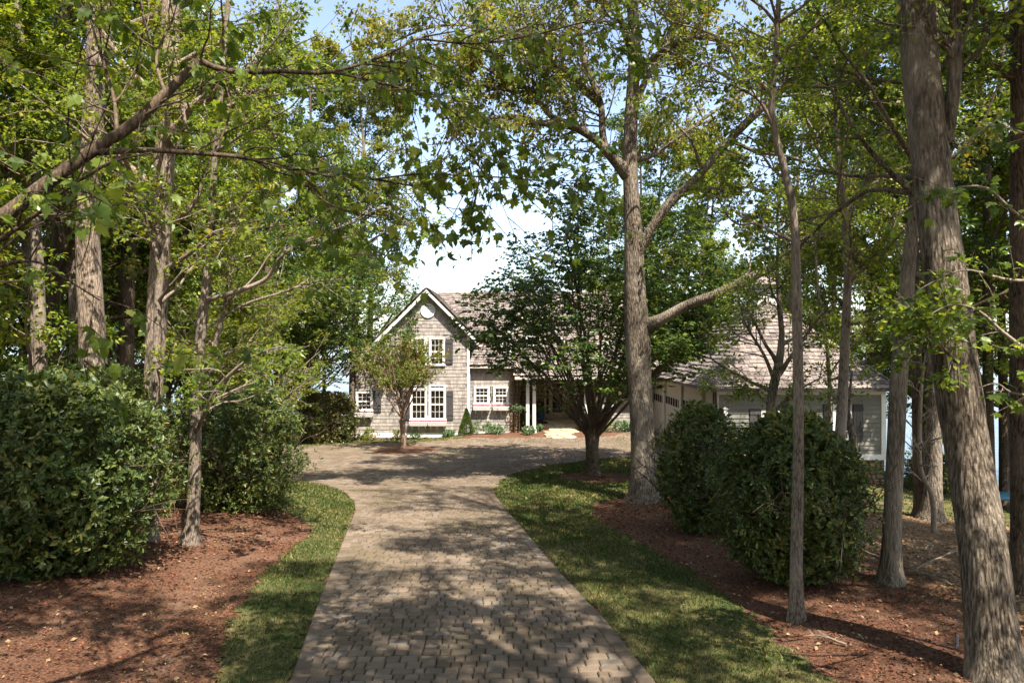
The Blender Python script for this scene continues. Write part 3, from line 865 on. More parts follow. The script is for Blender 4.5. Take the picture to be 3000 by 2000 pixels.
def window(root, loc, rz, w, h, cols, rows, transom=0, mid=True, blinds=True, label=None):
    """local: x across, -y outward, z up from the bottom of the casing"""
    mb = MB(); c = 0.085
    mb.box(-w / 2, w / 2, -0.055, 0.0, h - c, h)                   # head casing
    mb.box(-w / 2, -w / 2 + c, -0.052, 0.0, 0.05, h - c)
    mb.box(w / 2 - c, w / 2, -0.052, 0.0, 0.05, h - c)
    mb.box(-w / 2 - 0.03, w / 2 + 0.03, -0.085, 0.0, -0.02, 0.05)  # sill
    win = local_part('window', mb, M['white'], root, loc, rz)
    if label: win['label'] = label
    gx0, gx1 = -w / 2 + c, w / 2 - c
    gz0, gz1 = 0.05, h - c
    sections = []
    if transom:
        tz = gz1 - transom
        sections.append((tz + 0.035, gz1, 1)); gz1_ = tz - 0.035
        mid_bar = (tz - 0.035, tz + 0.035)
    else:
        gz1_ = gz1; mid_bar = None
    if mid:
        zm = (gz0 + gz1_) / 2
        sections.append((gz0, zm, rows // 2)); sections.append((zm, gz1_, rows - rows // 2))
    else:
        sections.append((gz0, gz1_, rows))
    sb = MB(); panes = []
    s = 0.042; mu = 0.020
    if mid_bar: sb.box(gx0, gx1, -0.045, 0.0, *mid_bar)
    for k, (a, b, nr) in enumerate(sections):
        yo = -0.034 if k % 2 == 0 else -0.028
        sb.box(gx0, gx1, yo, 0, a, a + s); sb.box(gx0, gx1, yo, 0, b - s, b)
        sb.box(gx0, gx0 + s, yo + .001, 0, a + s, b - s); sb.box(gx1 - s, gx1, yo + .001, 0, a + s, b - s)
        pw = (gx1 - gx0 - 2 * s) / cols; ph = (b - a - 2 * s) / nr
        for i in range(1, cols): sb.box(gx0 + s + i * pw - mu / 2, gx0 + s + i * pw + mu / 2, yo + .002, -0.002, a + s, b - s)
        for j in range(1, nr): sb.box(gx0 + s, gx1 - s, yo + .003, -0.003, a + s + j * ph - mu / 2, a + s + j * ph + mu / 2)
        for i in range(cols):
            for j in range(nr):
                panes.append((gx0 + s + (i + .5) * pw, a + s + (j + .5) * ph, pw - mu, ph - mu, k > 0 or not transom))
    sash = sb.build('sash', M['white']); sash.parent = win
    for x, z, pw, ph, bl in panes:
        child('pane', PANE_ME, win, (x, -0.020, z), (pw, 0.004, ph))
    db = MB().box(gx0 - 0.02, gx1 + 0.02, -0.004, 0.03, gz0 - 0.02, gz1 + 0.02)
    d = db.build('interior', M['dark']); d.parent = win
    if blinds:
        bb = MB()
        for z in np.arange(gz0 + 0.05, gz1_ - 0.03, 0.075):
            v = [(gx0 + 0.03, -0.016, z), (gx1 - 0.03, -0.016, z), (gx1 - 0.03, -0.006, z + 0.042), (gx0 + 0.03, -0.006, z + 0.042)]
            bb.add(v, [[0, 1, 2, 3]])
        b = bb.build('blind', M['blind']); b.parent = win; b['kind'] = 'stuff'
    return win

def shutter(root, loc, rz, w, h, mat):
    mb = MB().box(-w / 2, w / 2, -0.030, 0, 0, h)
    o = local_part('shutter', mb, mat, root, loc, rz)
    n = 3
    for i in range(n):
        child('board', MB().box(-w / (2 * n) + 0.004, w / (2 * n) - 0.004, -0.016, 0, 0.01, h - 0.01).mesh('board', mat), o, (-w / 2 + (i + .5) * w / n, -0.030, 0))
    for z in (0.16 * h, 0.83 * h):
        child('batten', MB().box(-w / 2, w / 2, -0.02, 0, 0, 0.09 * h).mesh('batten', mat), o, (0, -0.046, z))
    return o

def window_box(root, loc, rz, w):
    mb = MB()
    h = 0.20; dp = 0.28
    mb.add([(-w / 2, -dp, 0), (w / 2, -dp, 0), (w / 2, 0, 0), (-w / 2, 0, 0), (-w / 2 - .03, -dp - .05, h), (w / 2 + .03, -dp - .05, h), (w / 2 + .03, 0, h), (-w / 2 - .03, 0, h)],
           [[0, 3, 2, 1], [0, 1, 5, 4], [1, 2, 6, 5], [3, 0, 4, 7], [4, 5, 6, 7]])
    o = local_part('window_box', mb, M['white'], root, loc, rz)
    for x in (-w * 0.38, 0, w * 0.38):
        child('bracket', MB().prism([(0, 0), (0, -0.20), (0.001, -0.20)], -0.02, 0.02).mesh('bracket', M['white']) if False else
              MB().add([(-.02, -0.25, 0), (.02, -0.25, 0), (.02, 0, 0), (-.02, 0, 0), (-.02, -0.02, -0.2), (.02, -0.02, -0.2), (.02, 0, -0.2), (-.02, 0, -0.2)], BOXF).mesh('bracket', M['white']), o, (x, 0, 0))
    g_ = np.random.default_rng(int(abs(loc[0]) * 100))
    n = 260
    pos = np.stack([g_.uniform(-w / 2, w / 2, n), g_.uniform(-dp, -0.03, n), h + g_.uniform(0, 0.07, n)], 1)
    lb = MB(); leaves(lb, 'kite', pos, norm(g_.normal(0, 1, (n, 3)) + [0, 0, .6]), norm(g_.normal(0, 1, (n, 3)) + [0, 0, 1]), 0.05, 0, g_)
    p = lb.build('bedding_plants', [M['pink']]); p.parent = o; p['kind'] = 'stuff'
    return o

# ------------------------------------------------------------------ shingled house
HY = 35.0
def hx_(px, Y=HY): return (px - 1500) / FPX * Y
def hz_(py, Y=HY): return CAMH + (1000 - py) / FPX * Y
house = thing('house', 'grey cedar shingled house with steep front gable, white window boxes and round vent', 'house', (hx_(1252), HY, -1.4))
g = np.random.default_rng(21)
XL, XR = hx_(1041), hx_(1376)              # gable wall corners
ZB = hz_(1268)                             # bottom of shingles (top of white skirt)
XP, ZP = hx_(1252), hz_(846)               # ridge point
sl = 1.0
def gz(x): return ZP - abs(x - XP) * sl - 0.06
# backing walls with depth
wb = MB()
wb.prism([(XL, -1.7), (XR, -1.7), (XR, gz(XR)), (XP, gz(XP)), (XL, gz(XL))], HY, HY + 0.2)
wb.build('wall', M['backing'], house)
side = MB(); side.box(XL, XL + 0.2, HY + 0.2, HY + 9, -1.7, gz(XL)); side.build('wall', M['siding'], house)
# window layout in the gable wall: (px0, px1, py_top, py_bottom)
wins = [(1043, 1093, 1146, 1202, 3, 4, 0), (1201.5, 1252, 1125, 1229, 3, 4, 0.17), (1256, 1307, 1125, 1229, 3, 4, 0.17),
        (1205, 1250, 988, 1070, 3, 4, 0), (1257, 1304, 988, 1070, 3, 4, 0)]
rects = []
for a, b, t, bt, c, r, tr in wins:
    x0, x1, z0, z1 = hx_(a), hx_(b), hz_(bt), hz_(t)
    rects.append((x0, x1, z0, z1))
    window(house, ((x0 + x1) / 2, HY - 0.03, z0), 0, x1 - x0, z1 - z0, c, r, tr)
for a, b, t, bt in [(1094, 1117, 1144, 1206), (1179, 1201, 1146, 1229), (1308, 1328, 1146, 1229), (1306, 1327, 993, 1066), (1180, 1203, 993, 1066), (1020.5, 1041, 1144, 1206)]:
    if a < 1030: continue
    shutter(house, (hx_((a + b) / 2), HY - 0.03, hz_(bt)), 0, hx_(b) - hx_(a), hz_(t) - hz_(bt), M['shutter'])
for a, b, t in [(1043, 1094, 1208), (1201.5, 1253, 1234), (1256, 1308, 1234)]:
    window_box(house, (hx_((a + b) / 2), HY - 0.02, hz_(t) - 0.2), 0, hx_(b) - hx_(a))
T1 = shingle_transforms((0, HY, 0), (1, 0, 0), (0, -1, 0), [(XL, ZB), (XR - 0.14, ZB), (XR - 0.14, gz(XR) - .05), (XP, gz(XP) - 0.12), (XL, gz(XL) - .05)], rects, 0.18, 0.10, 0.20, g, 0.024)
# white trim
tb = MB()
tb.box(XR - 0.14, XR, HY - 0.045, HY + 0.0, ZB - 0.2, gz(XR))
tb.build('corner_board', M['white'], house)
tb = MB().box(XL - 0.5, XR, HY - 0.04, HY - 0.001, ZB - 0.22, ZB + 0.005)
tb.build('skirt_board', M['white'], house)
# rakes: left runs all the way down, right down to the corner eave
def rake(x0, z0, x1, z1, y0, y1, wd, name='rake_board', mat=None):
    """board along a slope in the xz plane, wd deep measured vertically"""
    o = MB().prism([(x0, z0 - wd), (x1, z1 - wd), (x1, z1), (x0, z0)], y0, y1).build(name, mat or M['white'], house)
    return o
XLL = hx_(1008); ZLL = ZP - (XP - XLL) * sl
XRR = XR + 0.33; ZRR = ZP - (XRR - XP) * sl
rake(XLL, ZLL + .02, XP, ZP + .02, HY - 0.36, HY - 0.31, 0.27)
rake(XP, ZP + .02, XRR, ZRR + .02, HY - 0.36, HY - 0.31, 0.27)
rake(XLL, ZLL - .14, XP, ZP - .14, HY - 0.31, HY + 0.01, 0.02, 'soffit', M['cream'])
rake(XP, ZP - .14, XRR, ZRR - .14, HY - 0.31, HY + 0.01, 0.02, 'soffit', M['cream'])
rake(XLL + .1, ZLL - .16, XP, ZP - .08, HY - 0.07, HY - 0.025, 0.16, 'frieze_board', M['cream'])
rake(XP, ZP - .08, XRR - .2, ZRR + .04, HY - 0.07, HY - 0.025, 0.16, 'frieze_board', M['cream'])
# roof decks
def deck(pts, name='roof', parent=None, th=0.05, mat=None):
    pts = np.array(pts, float); n = np.cross(pts[1] - pts[0], pts[2] - pts[0]); n /= np.linalg.norm(n)
    if n[2] < 0: n = -n
    k = len(pts); mb = MB()
    mb.add(np.r_[pts, pts - n * th], [list(range(k))])
    mb.raw([list(range(2 * k - 1, k - 1, -1))]); mb.raw([[i, i + k, (i + 1) % k + k, (i + 1) % k] for i in range(k)])
    return mb.build(name, mat or M['backing'], parent)
q = math.sqrt(0.5)
yF = HY - 0.38
deck([(XLL - .03, yF, ZLL + .02), (XP, yF, ZP + .05), (XP, 45, ZP + .05), (XLL - .03, 45, ZLL + .02)], parent=house)
deck([(XRR + .03, yF, ZRR + .02), (XP, yF, ZP + .05), (XP, 45, ZP + .05), (XRR + .03, 45, ZRR + .02)], parent=house)
LL = (XP - XLL) / q; LR = (XRR - XP) / q
Ta, _ = roof_transforms((XLL - .03, 45, ZLL + .05), (0, -1, 0), (q, 0, q), [(0, 0), (45 - yF + .04, 0), (45 - yF + .04, LL), (0, LL)], 0.20, 0.10, 0.24, g)
Tb, _ = roof_transforms((XRR + .03, yF - .04, ZRR + .05), (0, 1, 0), (-q, 0, q), [(0, 0), (45 - yF, 0), (45 - yF, LR), (0, LR)], 0.20, 0.10, 0.24, g)
# main body: roof plane facing the drive
YR, ZR = 40.0, CAMH + 142 / FPX * 40.0
m_ = 0.83
def mz(Y): return ZR - m_ * (YR - Y)
X1 = 7.9
vlen = math.hypot(1, m_); vv = (0, 1 / vlen, m_ / vlen)
XE = hx_(1508)
ya, yb = 35.15, 34.5
deck([(XR + .05, ya, mz(ya)), (XE, ya, mz(ya)), (XE, yb, mz(yb)), (X1, yb, mz(yb)), (X1, YR, ZR), (XP + 0.2, YR, ZR), (XP + .2, 38.2, mz(38.2)), (XR + .05, 37, mz(37))], parent=house, mat=M['backing'])
deck([(XP, YR, ZR), (X1, YR, ZR), (X1, 46, ZR - 5), (XP, 46, ZR - 5)], parent=house)
pz = lambda Y: (Y - yb) * vlen
Tc, _ = roof_transforms((0, yb, mz(yb) + .02), (1, 0, 0), vv, [(XP, pz(38.4)), (XR + .0, pz(36.6)), (XR + .0, pz(ya)), (XE, pz(ya)), (XE, 0), (X1, 0), (X1, pz(YR)), (XP, pz(YR))], 0.20, 0.10, 0.24, g)
MB().box(XR, X1, YR - 0.09, YR + 0.09, ZR + 0.0, ZR + 0.075).build('ridge_cap', M['shake'], house)
# body walls
YW = 35.5
body = MB(); body.box(XR, hx_(1508, 35.5), YW, YW + 0.2, -1.7, mz(YW) - .08)
body.build('wall', M['backing'], house)
MB().box(0.15, 0.35, YW, 38.0, -1.7, mz(YW) - .1).build('wall', M['backing'], house)
MB().box(4.35, 7.9, YW, YW + 0.2, -1.7, mz(YW) - .1).build('wall', M['backing'], house)
MB().box(4.35, 4.55, YW + 0.2, 38.0, -1.7, mz(YW) - .1).build('wall', M['shingle'], house)
w2 = []
for a, b in ((1388, 1435), (1445, 1490)):
    x0, x1, z0, z1 = hx_(a, YW), hx_(b, YW), hz_(1183, YW), hz_(1132, YW)
    w2.append((x0, x1, z0, z1))
    window(house, ((x0 + x1) / 2, YW - 0.03, z0), 0, x1 - x0, z1 - z0, 3, 4, 0, blinds=(a > 1400))
    window_box(house, ((x0 + x1) / 2, YW - 0.02, hz_(1189, YW) - 0.2), 0, x1 - x0)
T2 = shingle_transforms((0, YW, 0), (1, 0, 0), (0, -1, 0), [(XR, ZB), (hx_(1507, YW), ZB), (hx_(1507, YW), mz(YW) - .1), (XR, mz(YW) - .1)], w2, 0.18, 0.10, 0.20, g, 0.024)
x0, x1, z0, z1 = hx_(1766, YW), hx_(1792, YW), hz_(1178, YW), hz_(1128, YW)
window(house, ((x0 + x1) / 2, YW - 0.03, z0), 0, x1 - x0, z1 - z0, 2, 4, 0, blinds=False)
window_box(house, ((x0 + x1) / 2, YW - 0.02, hz_(1184, YW) - 0.2), 0, x1 - x0 + .1)
T3 = shingle_transforms((0, YW, 0), (1, 0, 0), (0, -1, 0), [(4.35, ZB), (7.8, ZB), (7.8, mz(YW) - .1), (4.35, mz(YW) - .1)], [(x0, x1, z0, z1)], 0.18, 0.10, 0.20, g, 0.024)
MB().box(XR + .01, 0.1, YW - 0.04, YW - 0.001, ZB - 0.22, ZB + 0.005).build('skirt_board', M['white'], house)
MB().box(XR, hx_(1508), ya - 0.02, ya + 0.06, mz(ya) - 0.19, mz(ya) - 0.03).build('fascia', M['cream'], house)
MB().box(XE, X1, yb + 0.0, yb + 0.06, mz(yb) - 0.20, mz(yb) - 0.03).build('fascia', M['cream'], house)
MB().box(XR, X1, ya + .06, YW, mz(ya) - 0.10, mz(ya) - 0.07).build('soffit', M['cream'], house)
pieces('shingle', house, np.concatenate([T1, T2, T3]), SH_V, SH_F, M['shingle'], 300, 'shingle_courses')
TT = np.concatenate([Ta, Tb, Tc])
pieces('roof_shake', house, TT, SH_V, SH_F, M['shake'], 300, 'roof_shake_courses')
# round louvred vent
cx, cz, rr_ = hx_(1254), hz_(910), 0.37
ang = np.linspace(0, 2 * np.pi, 37)[:-1]
vb = MB()
ro = [(cx + rr_ * math.cos(a), cz + rr_ * math.sin(a)) for a in ang]; ri = [(cx + (rr_ - .08) * math.cos(a), cz + (rr_ - .08) * math.sin(a)) for a in ang]
V = [(x, HY - .075, z) for x, z in ro] + [(x, HY - .075, z) for x, z in ri] + [(x, HY, z) for x, z in ro] + [(x, HY - 0.02, z) for x, z in ri]
k = 36
vb.add(V, [[i, (i + 1) % k, (i + 1) % k + k, i + k] for i in range(k)]); vb.raw([[i, i + 2 * k, (i + 1) % k + 2 * k, (i + 1) % k] for i in range(k)]); vb.raw([[i + k, (i + 1) % k + k, (i + 1) % k + 3 * k, i + 3 * k] for i in range(k)])
vent = vb.build('round_vent', M['white'], house)
MB().ngon([(x, HY - .028, z) for x, z in ri][::-1]).build('backing', M['dark']).parent = vent
for j, z in enumerate(np.arange(-0.26, 0.27, 0.075)):
    w = math.sqrt(max(0.001, (rr_ - .08)**2 - z**2))
    sl_ = MB().add([(cx - w, HY - .06, cz + z - .02), (cx + w, HY - .06, cz + z - .02), (cx + w, HY - .035, cz + z + .038), (cx - w, HY - .035, cz + z + .038)], [[0, 1, 2, 3]]).build('slat', M['white'])
    sl_.parent = vent
# dormer on the main roof, mostly behind the hornbeam
dx, dY = hx_(1560, 36.5), 36.2
dm = MB(); dzb = mz(36.2)
dw = 1.5
dm.prism([(dx - dw, dzb), (dx + dw, dzb), (dx + dw, dzb + .5), (dx, dzb + .5 + dw), (dx - dw, dzb + .5)], dY, dY + 2.5)
dm.build('dormer', M['shingle'], house)
MB().prism([(dx - dw - .2, dzb + .25), (dx, dzb + .55 + dw), (dx, dzb + .8 + dw), (dx - dw - .2, dzb + .5)], dY - .12, dY - .04).build('rake_board', M['white'], house)
MB().prism([(dx, dzb + .55 + dw), (dx + dw + .2, dzb + .25), (dx + dw + .2, dzb + .5), (dx, dzb + .8 + dw)], dY - .12, dY - .04).build('rake_board', M['white'], house)
deck([(dx - dw - .25, dY - .15, dzb + .45), (dx, dY - .15, dzb + .85 + dw), (dx, dY + 3.2, dzb + .85 + dw), (dx - dw - .25, dY + 1.2, dzb + .45)], parent=house, mat=M['shake'])
deck([(dx + dw + .25, dY - .15, dzb + .45), (dx, dY - .15, dzb + .85 + dw), (dx, dY + 3.2, dzb + .85 + dw), (dx + dw + .25, dY + 1.2, dzb + .45)], parent=house, mat=M['shake'])
window(house, (dx, dY - 0.02, dzb + 0.05), 0, 0.8, 1.1, 2, 4, 0, blinds=False)
window(house, (hx_(1484, 36), 35.85, mz(35.85) - .0), 0, 0.62, 0.8, 2, 2, 0, mid=False, blinds=False)
# entry: stone wall, door, sidelights, columns
YD = 38.0
ez = hz_(1232, YD)
def stone_wall(root, x0, x1, z0, z1, Y, g, rects=(), smin=0.14, smax=0.34, topf=None, near=300):
    """irregular field stones packed in uneven rows"""
    out = []
    z = z0
    while z < z1 - 0.04:
        hgt = min(g.uniform(0.11, 0.24), z1 - z)
        x = x0
        while x < x1 - 0.03:
            w = min(g.uniform(smin, smax), x1 - x)
            if g.random() < 0.25 and hgt > 0.18:
                out.append((x + w / 2, z + hgt * 0.27, w, hgt * 0.5)); out.append((x + w / 2, z + hgt * 0.77, w, hgt * 0.45))
            else:
                out.append((x + w / 2, z + hgt / 2 + g.normal(0, .012), w, hgt))
            x += w
        z += hgt
    A = np.array(out)
    k = ~in_rects(A[:, 0], A[:, 1], rects)
    A = A[k]; n = len(A)
    a = g.normal(0, 0.16, n)
    X = np.stack([np.cos(a), np.zeros(n), np.sin(a)], 1) * (A[:, 2:3] * 1.0); Zv = np.stack([-np.sin(a), np.zeros(n), np.cos(a)], 1) * (A[:, 3:4] * 1.0)
    Yv = np.tile([[0, -1.0, 0]], (n, 1)) * g.uniform(0.03, 0.075, (n, 1))
    c = np.stack([A[:, 0], np.full(n, Y), A[:, 1]], 1)
    angs = np.array([0.2, 0.95, 1.75, 2.6, 3.35, 4.1, 5.0, 5.75]); rad = np.array([.50, .55, .49, .52, .50, .56, .49, .53])
    v = [(math.cos(t) * r_, 0, math.sin(t) * r_) for t, r_ in zip(angs, rad)] + [(math.cos(t) * r_ * .78, 1, math.sin(t) * r_ * .76) for t, r_ in zip(angs, rad)]
    f = [[15, 14, 13, 12, 11, 10, 9, 8]] + [[i + 8, (i + 1) % 8 + 8, (i + 1) % 8, i] for i in range(8)]
    return mat4(c, X, Yv, Zv), v, f
ent = MB(); ent.box(0.35, 4.35, YD + 0.02, YD + 0.2, -1.5, 3.0); ent.build('wall', M['mortar'], house)
dxa, dxb = hx_(1594, YD), hx_(1668, YD)
S1, sv, sf = stone_wall(house, 0.35, 4.35, ez - .4, 2.6, YD + 0.03, g, [(dxa - .05, dxb + .05, ez - .5, ez + 2.35)])
S2, sv, sf = stone_wall(house, -0.12, 0.35, ez - .6, mz(YW) - .2, YW - 0.02, g)
S3, sv, sf = stone_wall(house, XL - .4, XR, -1.75, ZB - .2, HY - 0.02, g, smin=.2, smax=.45)
pieces('stone', house, np.concatenate([S1, S2, S3]), sv, sf, M['stone'], 300, 'stone_courses')
db = MB(); db.box(dxa, dxb, YD - .09, YD - .0, ez + 2.2, ez + 2.34); db.box(dxa, dxa + .07, YD - .09, YD, ez, ez + 2.2); db.box(dxb - .07, dxb, YD - .09, YD, ez, ez + 2.2)
fr = db.build('door_frame', M['tan'], house)
da, dbb = hx_(1611, YD), hx_(1655, YD)
dd = MB(); dd.box(da, da + .14, YD - .07, YD - .02, ez, ez + 2.2); dd.box(dbb - .14, dbb, YD - .07, YD - .02, ez, ez + 2.2); dd.box(da + .14, dbb - .14, YD - .069, YD - .02, ez, ez + .36); dd.box(da + .14, dbb - .14, YD - .069, YD - .02, ez + 2.06, ez + 2.2)
door = dd.build('door', M['tan'], house)
MB().box(da + .14, dbb - .14, YD - .045, YD - .035, ez + .36, ez + 2.06).build('pane', M['glass'], None).parent = door
MB().box(da + .14, dbb - .14, YD - .03, YD - .01, ez + .36, ez + 2.06).build('interior', M['dark'], None).parent = door
MB().box(dbb - .11, dbb - .07, YD - .12, YD - .07, ez + .95, ez + 1.12).build('handle', M['metal_dark'], None).parent = door
for xa, xb in ((dxa + .07, da - .01), (dbb + .01, dxb - .07)):
    sb = MB(); sb.box(xa, xa + .05, YD - .068, YD - .02, ez, ez + 2.2); sb.box(xb - .05, xb, YD - .068, YD - .02, ez, ez + 2.2); sb.box(xa + .05, xb - .05, YD - .067, YD - .02, ez, ez + .4)
    for z in (.82, 1.26, 1.7, 2.14): sb.box(xa + .05, xb - .05, YD - .067, YD - .02, ez + z, ez + z + .05)
    sd = sb.build('sidelight', M['tan'], house)
    MB().box(xa + .05, xb - .05, YD - .03, YD - .015, ez + .4, ez + 2.14).build('pane', M['dark'], None).parent = sd
YC = 35.3
for cxp in (1546, 1565, 1716, 1735):
    x = hx_(cxp, YC); zb = float(H(x, YC)) - .05
    cb = MB(); cb.box(x - .085, x + .085, YC - .085, YC + .085, zb, mz(YC) - .2); cb.box(x - .12, x + .12, YC - .12, YC + .12, zb, zb + .25); cb.box(x - .12, x + .12, YC - .12, YC + .12, mz(YC) - .34, mz(YC) - .2)
    cb.build('porch_column', M['white'], house)
MB().box(0.4, 4.4, YC - .14, YC + .14, mz(YC) - .24, mz(YC) - .05).build('porch_beam', M['white'], house)
# porch floor slab and step
MB().box(0.9, 4.35, 36.6, 38.0, -1.5, ez - .02).build('porch_step', M['flag'], house)
# downspouts
def pipe(pts, r, name, mat, parent, S=8, K=24):
    p = np.asarray(pts, float)[None]
    if len(pts) > 2: p = smooth_path(pts, K)[None]
    v, f = tubes(p, np.full(p.shape[:2], r), S)
    return MB().add(v, f).build(name, mat, parent, True)
pipe([(hx_(1507, YW), YW - .12, mz(YW) - .3), (hx_(1507, YW), YW - .12, -1.2)], 0.05, 'downspout', M['copper'], house)
pipe([(hx_(1521, YW), YW - .15, mz(YW) - .6), (hx_(1521, YW), YW - .15, -1.0)], 0.045, 'downspout', M['copper'], house)
pipe([(XL + .0, HY - .1, gz(XL) - .4), (XL, HY - .1, -1.5)], 0.03, 'downspout', M['copper'], house)

# ------------------------------------------------------------------ garage wing
garage = thing('garage', 'grey lap-sided garage with hipped shake roof, cupola and stone foundation', 'garage', (10.5, 25.0, -1.7))
GX0, GX1, GY0, GY1 = 7.42, 13.65, 25.0, 38.0
GE = CAMH - 138 / FPX * 25 + 0.0
GB = CAMH - 330 / FPX * 25
wb = MB(); wb.box(GX0, GX1, GY0 + .02, GY0 + .22, -2.2, GE + .05); wb.box(GX1 - .2, GX1, GY0 + .22, GY1, -2.6, GE + .05)
wb.box(GX0 + .02, GX0 + .22, GY0 + .22, GY1, -1.5, GE + .05); wb.build('wall', M['backing'], garage)
g = np.random.default_rng(31)
gw = [(hx_(2229, 25), hx_(2289, 25), hz_(1288, 25), hz_(1200, 25)), (hx_(2438, 25), hx_(2492, 25), hz_(1290, 25), hz_(1183, 25))]
for x0, x1, z0, z1 in gw:
    window(garage, ((x0 + x1) / 2, GY0 - 0.005, z0), 0, x1 - x0, z1 - z0, 2 if x1 - x0 < .7 else 3, 4, 0, blinds=False)
for (a, b), (t, bt), mt in [((2196, 2227), (1196, 1300), 'shutter'), ((2291, 2318), (1184, 1292), 'shutter_black'), ((2411, 2438), (1183, 1292), 'shutter_black'), ((2498, 2527), (1183, 1292), 'shutter_black')]:
    shutter(garage, (hx_((a + b) / 2, 25), GY0 - .01, hz_(bt, 25)), 0, hx_(b, 25) - hx_(a, 25), hz_(t, 25) - hz_(bt, 25), M[mt])
bd = []
crs = 0.165
for i, z in enumerate(np.arange(GB, GE - .22, crs)):
    x = GX0 + .12
    segs = []
    for a, b, c, d in sorted(gw):
        if c - .04 < z + crs / 2 < d + .02: segs.append((a - .02, b + .02))
    cuts = [GX0 + .14] + [q_ for s_ in segs for q_ in s_] + [GX1 - .14]
    for a, b in zip(cuts[::2], cuts[1::2]):
        while b - a > 0.05:
            w = min(g.uniform(1.6, 3.2), b - a)
            if b - a - w < .4: w = b - a
            bd.append(((a + w / 2), z, w)); a += w
bd = np.array(bd); n = len(bd)
Tm = mat4(np.stack([bd[:, 0], np.full(n, GY0 + .02), bd[:, 1]], 1), np.array([[1., 0, 0]]) * (bd[:, 2:3] - .003), np.tile([[0, -1., 0]], (n, 1)) * 0.042, np.tile([[0, 0, 1.]], (n, 1)) * (crs - .006))
pieces('siding_board', garage, Tm, SH_V, SH_F, M['siding'], 300)
for x in (GX0, GX1 - .14):
    MB().box(x, x + .14, GY0 - .045, GY0 + .02, GB - .18, GE - .2).build('corner_board', M['white'] if x > 10 else M['cream'], garage)
MB().box(GX1 - .0, GX1 + .03, GY0 - .045, GY0 + .1, GB - .18, GE - .2).build('corner_board', M['white'], garage)
MB().box(GX0 - .02, GX1 + .03, GY0 - .06, GY0 + .02, GB - .20, GB).build('skirt_board', M['white'], garage)
MB().box(GX0 - .0, GX1 + .02, GY0 - .035, GY0 + .02, GE - .22, GE - .02).build('frieze_board', M['cream'], garage)
S4, sv, sf = stone_wall(garage, GX0, GX1, -2.15, GB - .19, GY0 + .02, g, smin=.13, smax=.30)
pieces('stone', garage, S4, sv, sf, M['stone'], 300, 'stone_courses')
# hip roof
ov = 0.38
ex0, ex1, ey0, ey1 = GX0 - ov, GX1 + ov, GY0 - ov, GY1
hw = (ex1 - ex0) / 2; rz_ = hz_(884, ey0 + hw)
cxr = (ex0 + ex1) / 2; ry0 = ey0 + hw
zE = GE + .02
slp = (rz_ - zE) / hw; L_ = math.hypot(1, slp)
deck([(ex0, ey0, zE), (ex1, ey0, zE), (cxr, ry0, rz_)], parent=garage)
deck([(ex0, ey0, zE), (ex0, ey1, zE), (cxr, ey1, rz_), (cxr, ry0, rz_)], parent=garage)
deck([(ex1, ey0, zE), (ex1, ey1, zE), (cxr, ey1, rz_), (cxr, ry0, rz_)], parent=garage)
Ra, _ = roof_transforms((ex0, ey0, zE + .02), (1, 0, 0), (0, 1 / L_, slp / L_), [(0, 0), (2 * hw, 0), (hw, hw * L_)], 0.21, 0.12, 0.30, g)
Rb, _ = roof_transforms((ex0, ey1, zE + .02), (0, -1, 0), (1 / L_, 0, slp / L_), [(0, 0), (ey1 - ey0, 0), (ey1 - ey0 - hw, hw * L_), (0, hw * L_)], 0.21, 0.12, 0.30, g)
Rc, _ = roof_transforms((ex1, ey0, zE + .02), (0, 1, 0), (-1 / L_, 0, slp / L_), [(0, 0), (ey1 - ey0, 0), (ey1 - ey0, hw * L_), (hw, hw * L_)], 0.21, 0.12, 0.30, g)
RR = np.concatenate([Ra, Rb, Rc])
kk = np.linalg.norm(RR[:, :3, 3] - np.array([0, 0, CAMH]), axis=1) + np.where(np.arange(len(RR)) >= len(Ra) + len(Rb), 60, 0)
pieces('roof_shake', garage, RR, SH_V, SH_F, M['shake'], 300, 'roof_shake_courses', kk)
# hip caps
for (ax_, bx_) in (((ex0, ey0, zE + .06), (cxr, ry0, rz_ + .06)), ((ex1, ey0, zE + .06), (cxr, ry0, rz_ + .06)), ((cxr, ry0, rz_ + .06), (cxr, ey1, rz_ + .06))):
    a = np.array(ax_); b = np.array(bx_); nseg = int(np.linalg.norm(b - a) / .24); d = norm(b - a)
    hb = MB(); sd = norm(np.cross(d, [0, 0, 1]))
    up = np.cross(sd, d)
    for i in range(nseg):
        p = a + (b - a) * i / nseg; q_ = p + d * .30
        lift = up * (.035)
        hb.add([p - sd * .12 - up * .03 + lift, p + lift, p + sd * .12 - up * .03 + lift, q_ - sd * .12 - up * .05, q_, q_ + sd * .12 - up * .05], [[0, 1, 4, 3], [1, 2, 5, 4]], 0, [g.random()] * 2)
        hb.add([p - sd * .12 - up * .06, p - up * .03, p + sd * .12 - up * .06, p - sd * .12 - up * .03 + lift, p + lift, p + sd * .12 - up * .03 + lift], [[0, 1, 4, 3], [1, 2, 5, 4]], 0, [g.random()] * 2)
    hb.build('hip_cap', M['shake'], garage)
MB().box(ex0, ex1, ey0 - .09, ey0, zE - .09, zE + .0).build('gutter', M['metal_dark'], garage)
MB().box(ex0 - .09, ex0, ey0 - .09, ey1, zE - .09, zE + .0).build('gutter', M['metal_dark'], garage)
MB().box(ex0, ex1, ey0 + .0, GY0 + .02, zE - .10, zE - .07).build('soffit', M['cream'], garage)
MB().box(ex0, GX0, GY0, ey1, zE - .10, zE - .07).build('soffit', M['cream'], garage)
pipe([(GX0 + .02, GY0 - .10, zE - .1), (GX0 + .02, GY0 - .10, -1.1)], 0.04, 'downspout', M['copper'], garage)
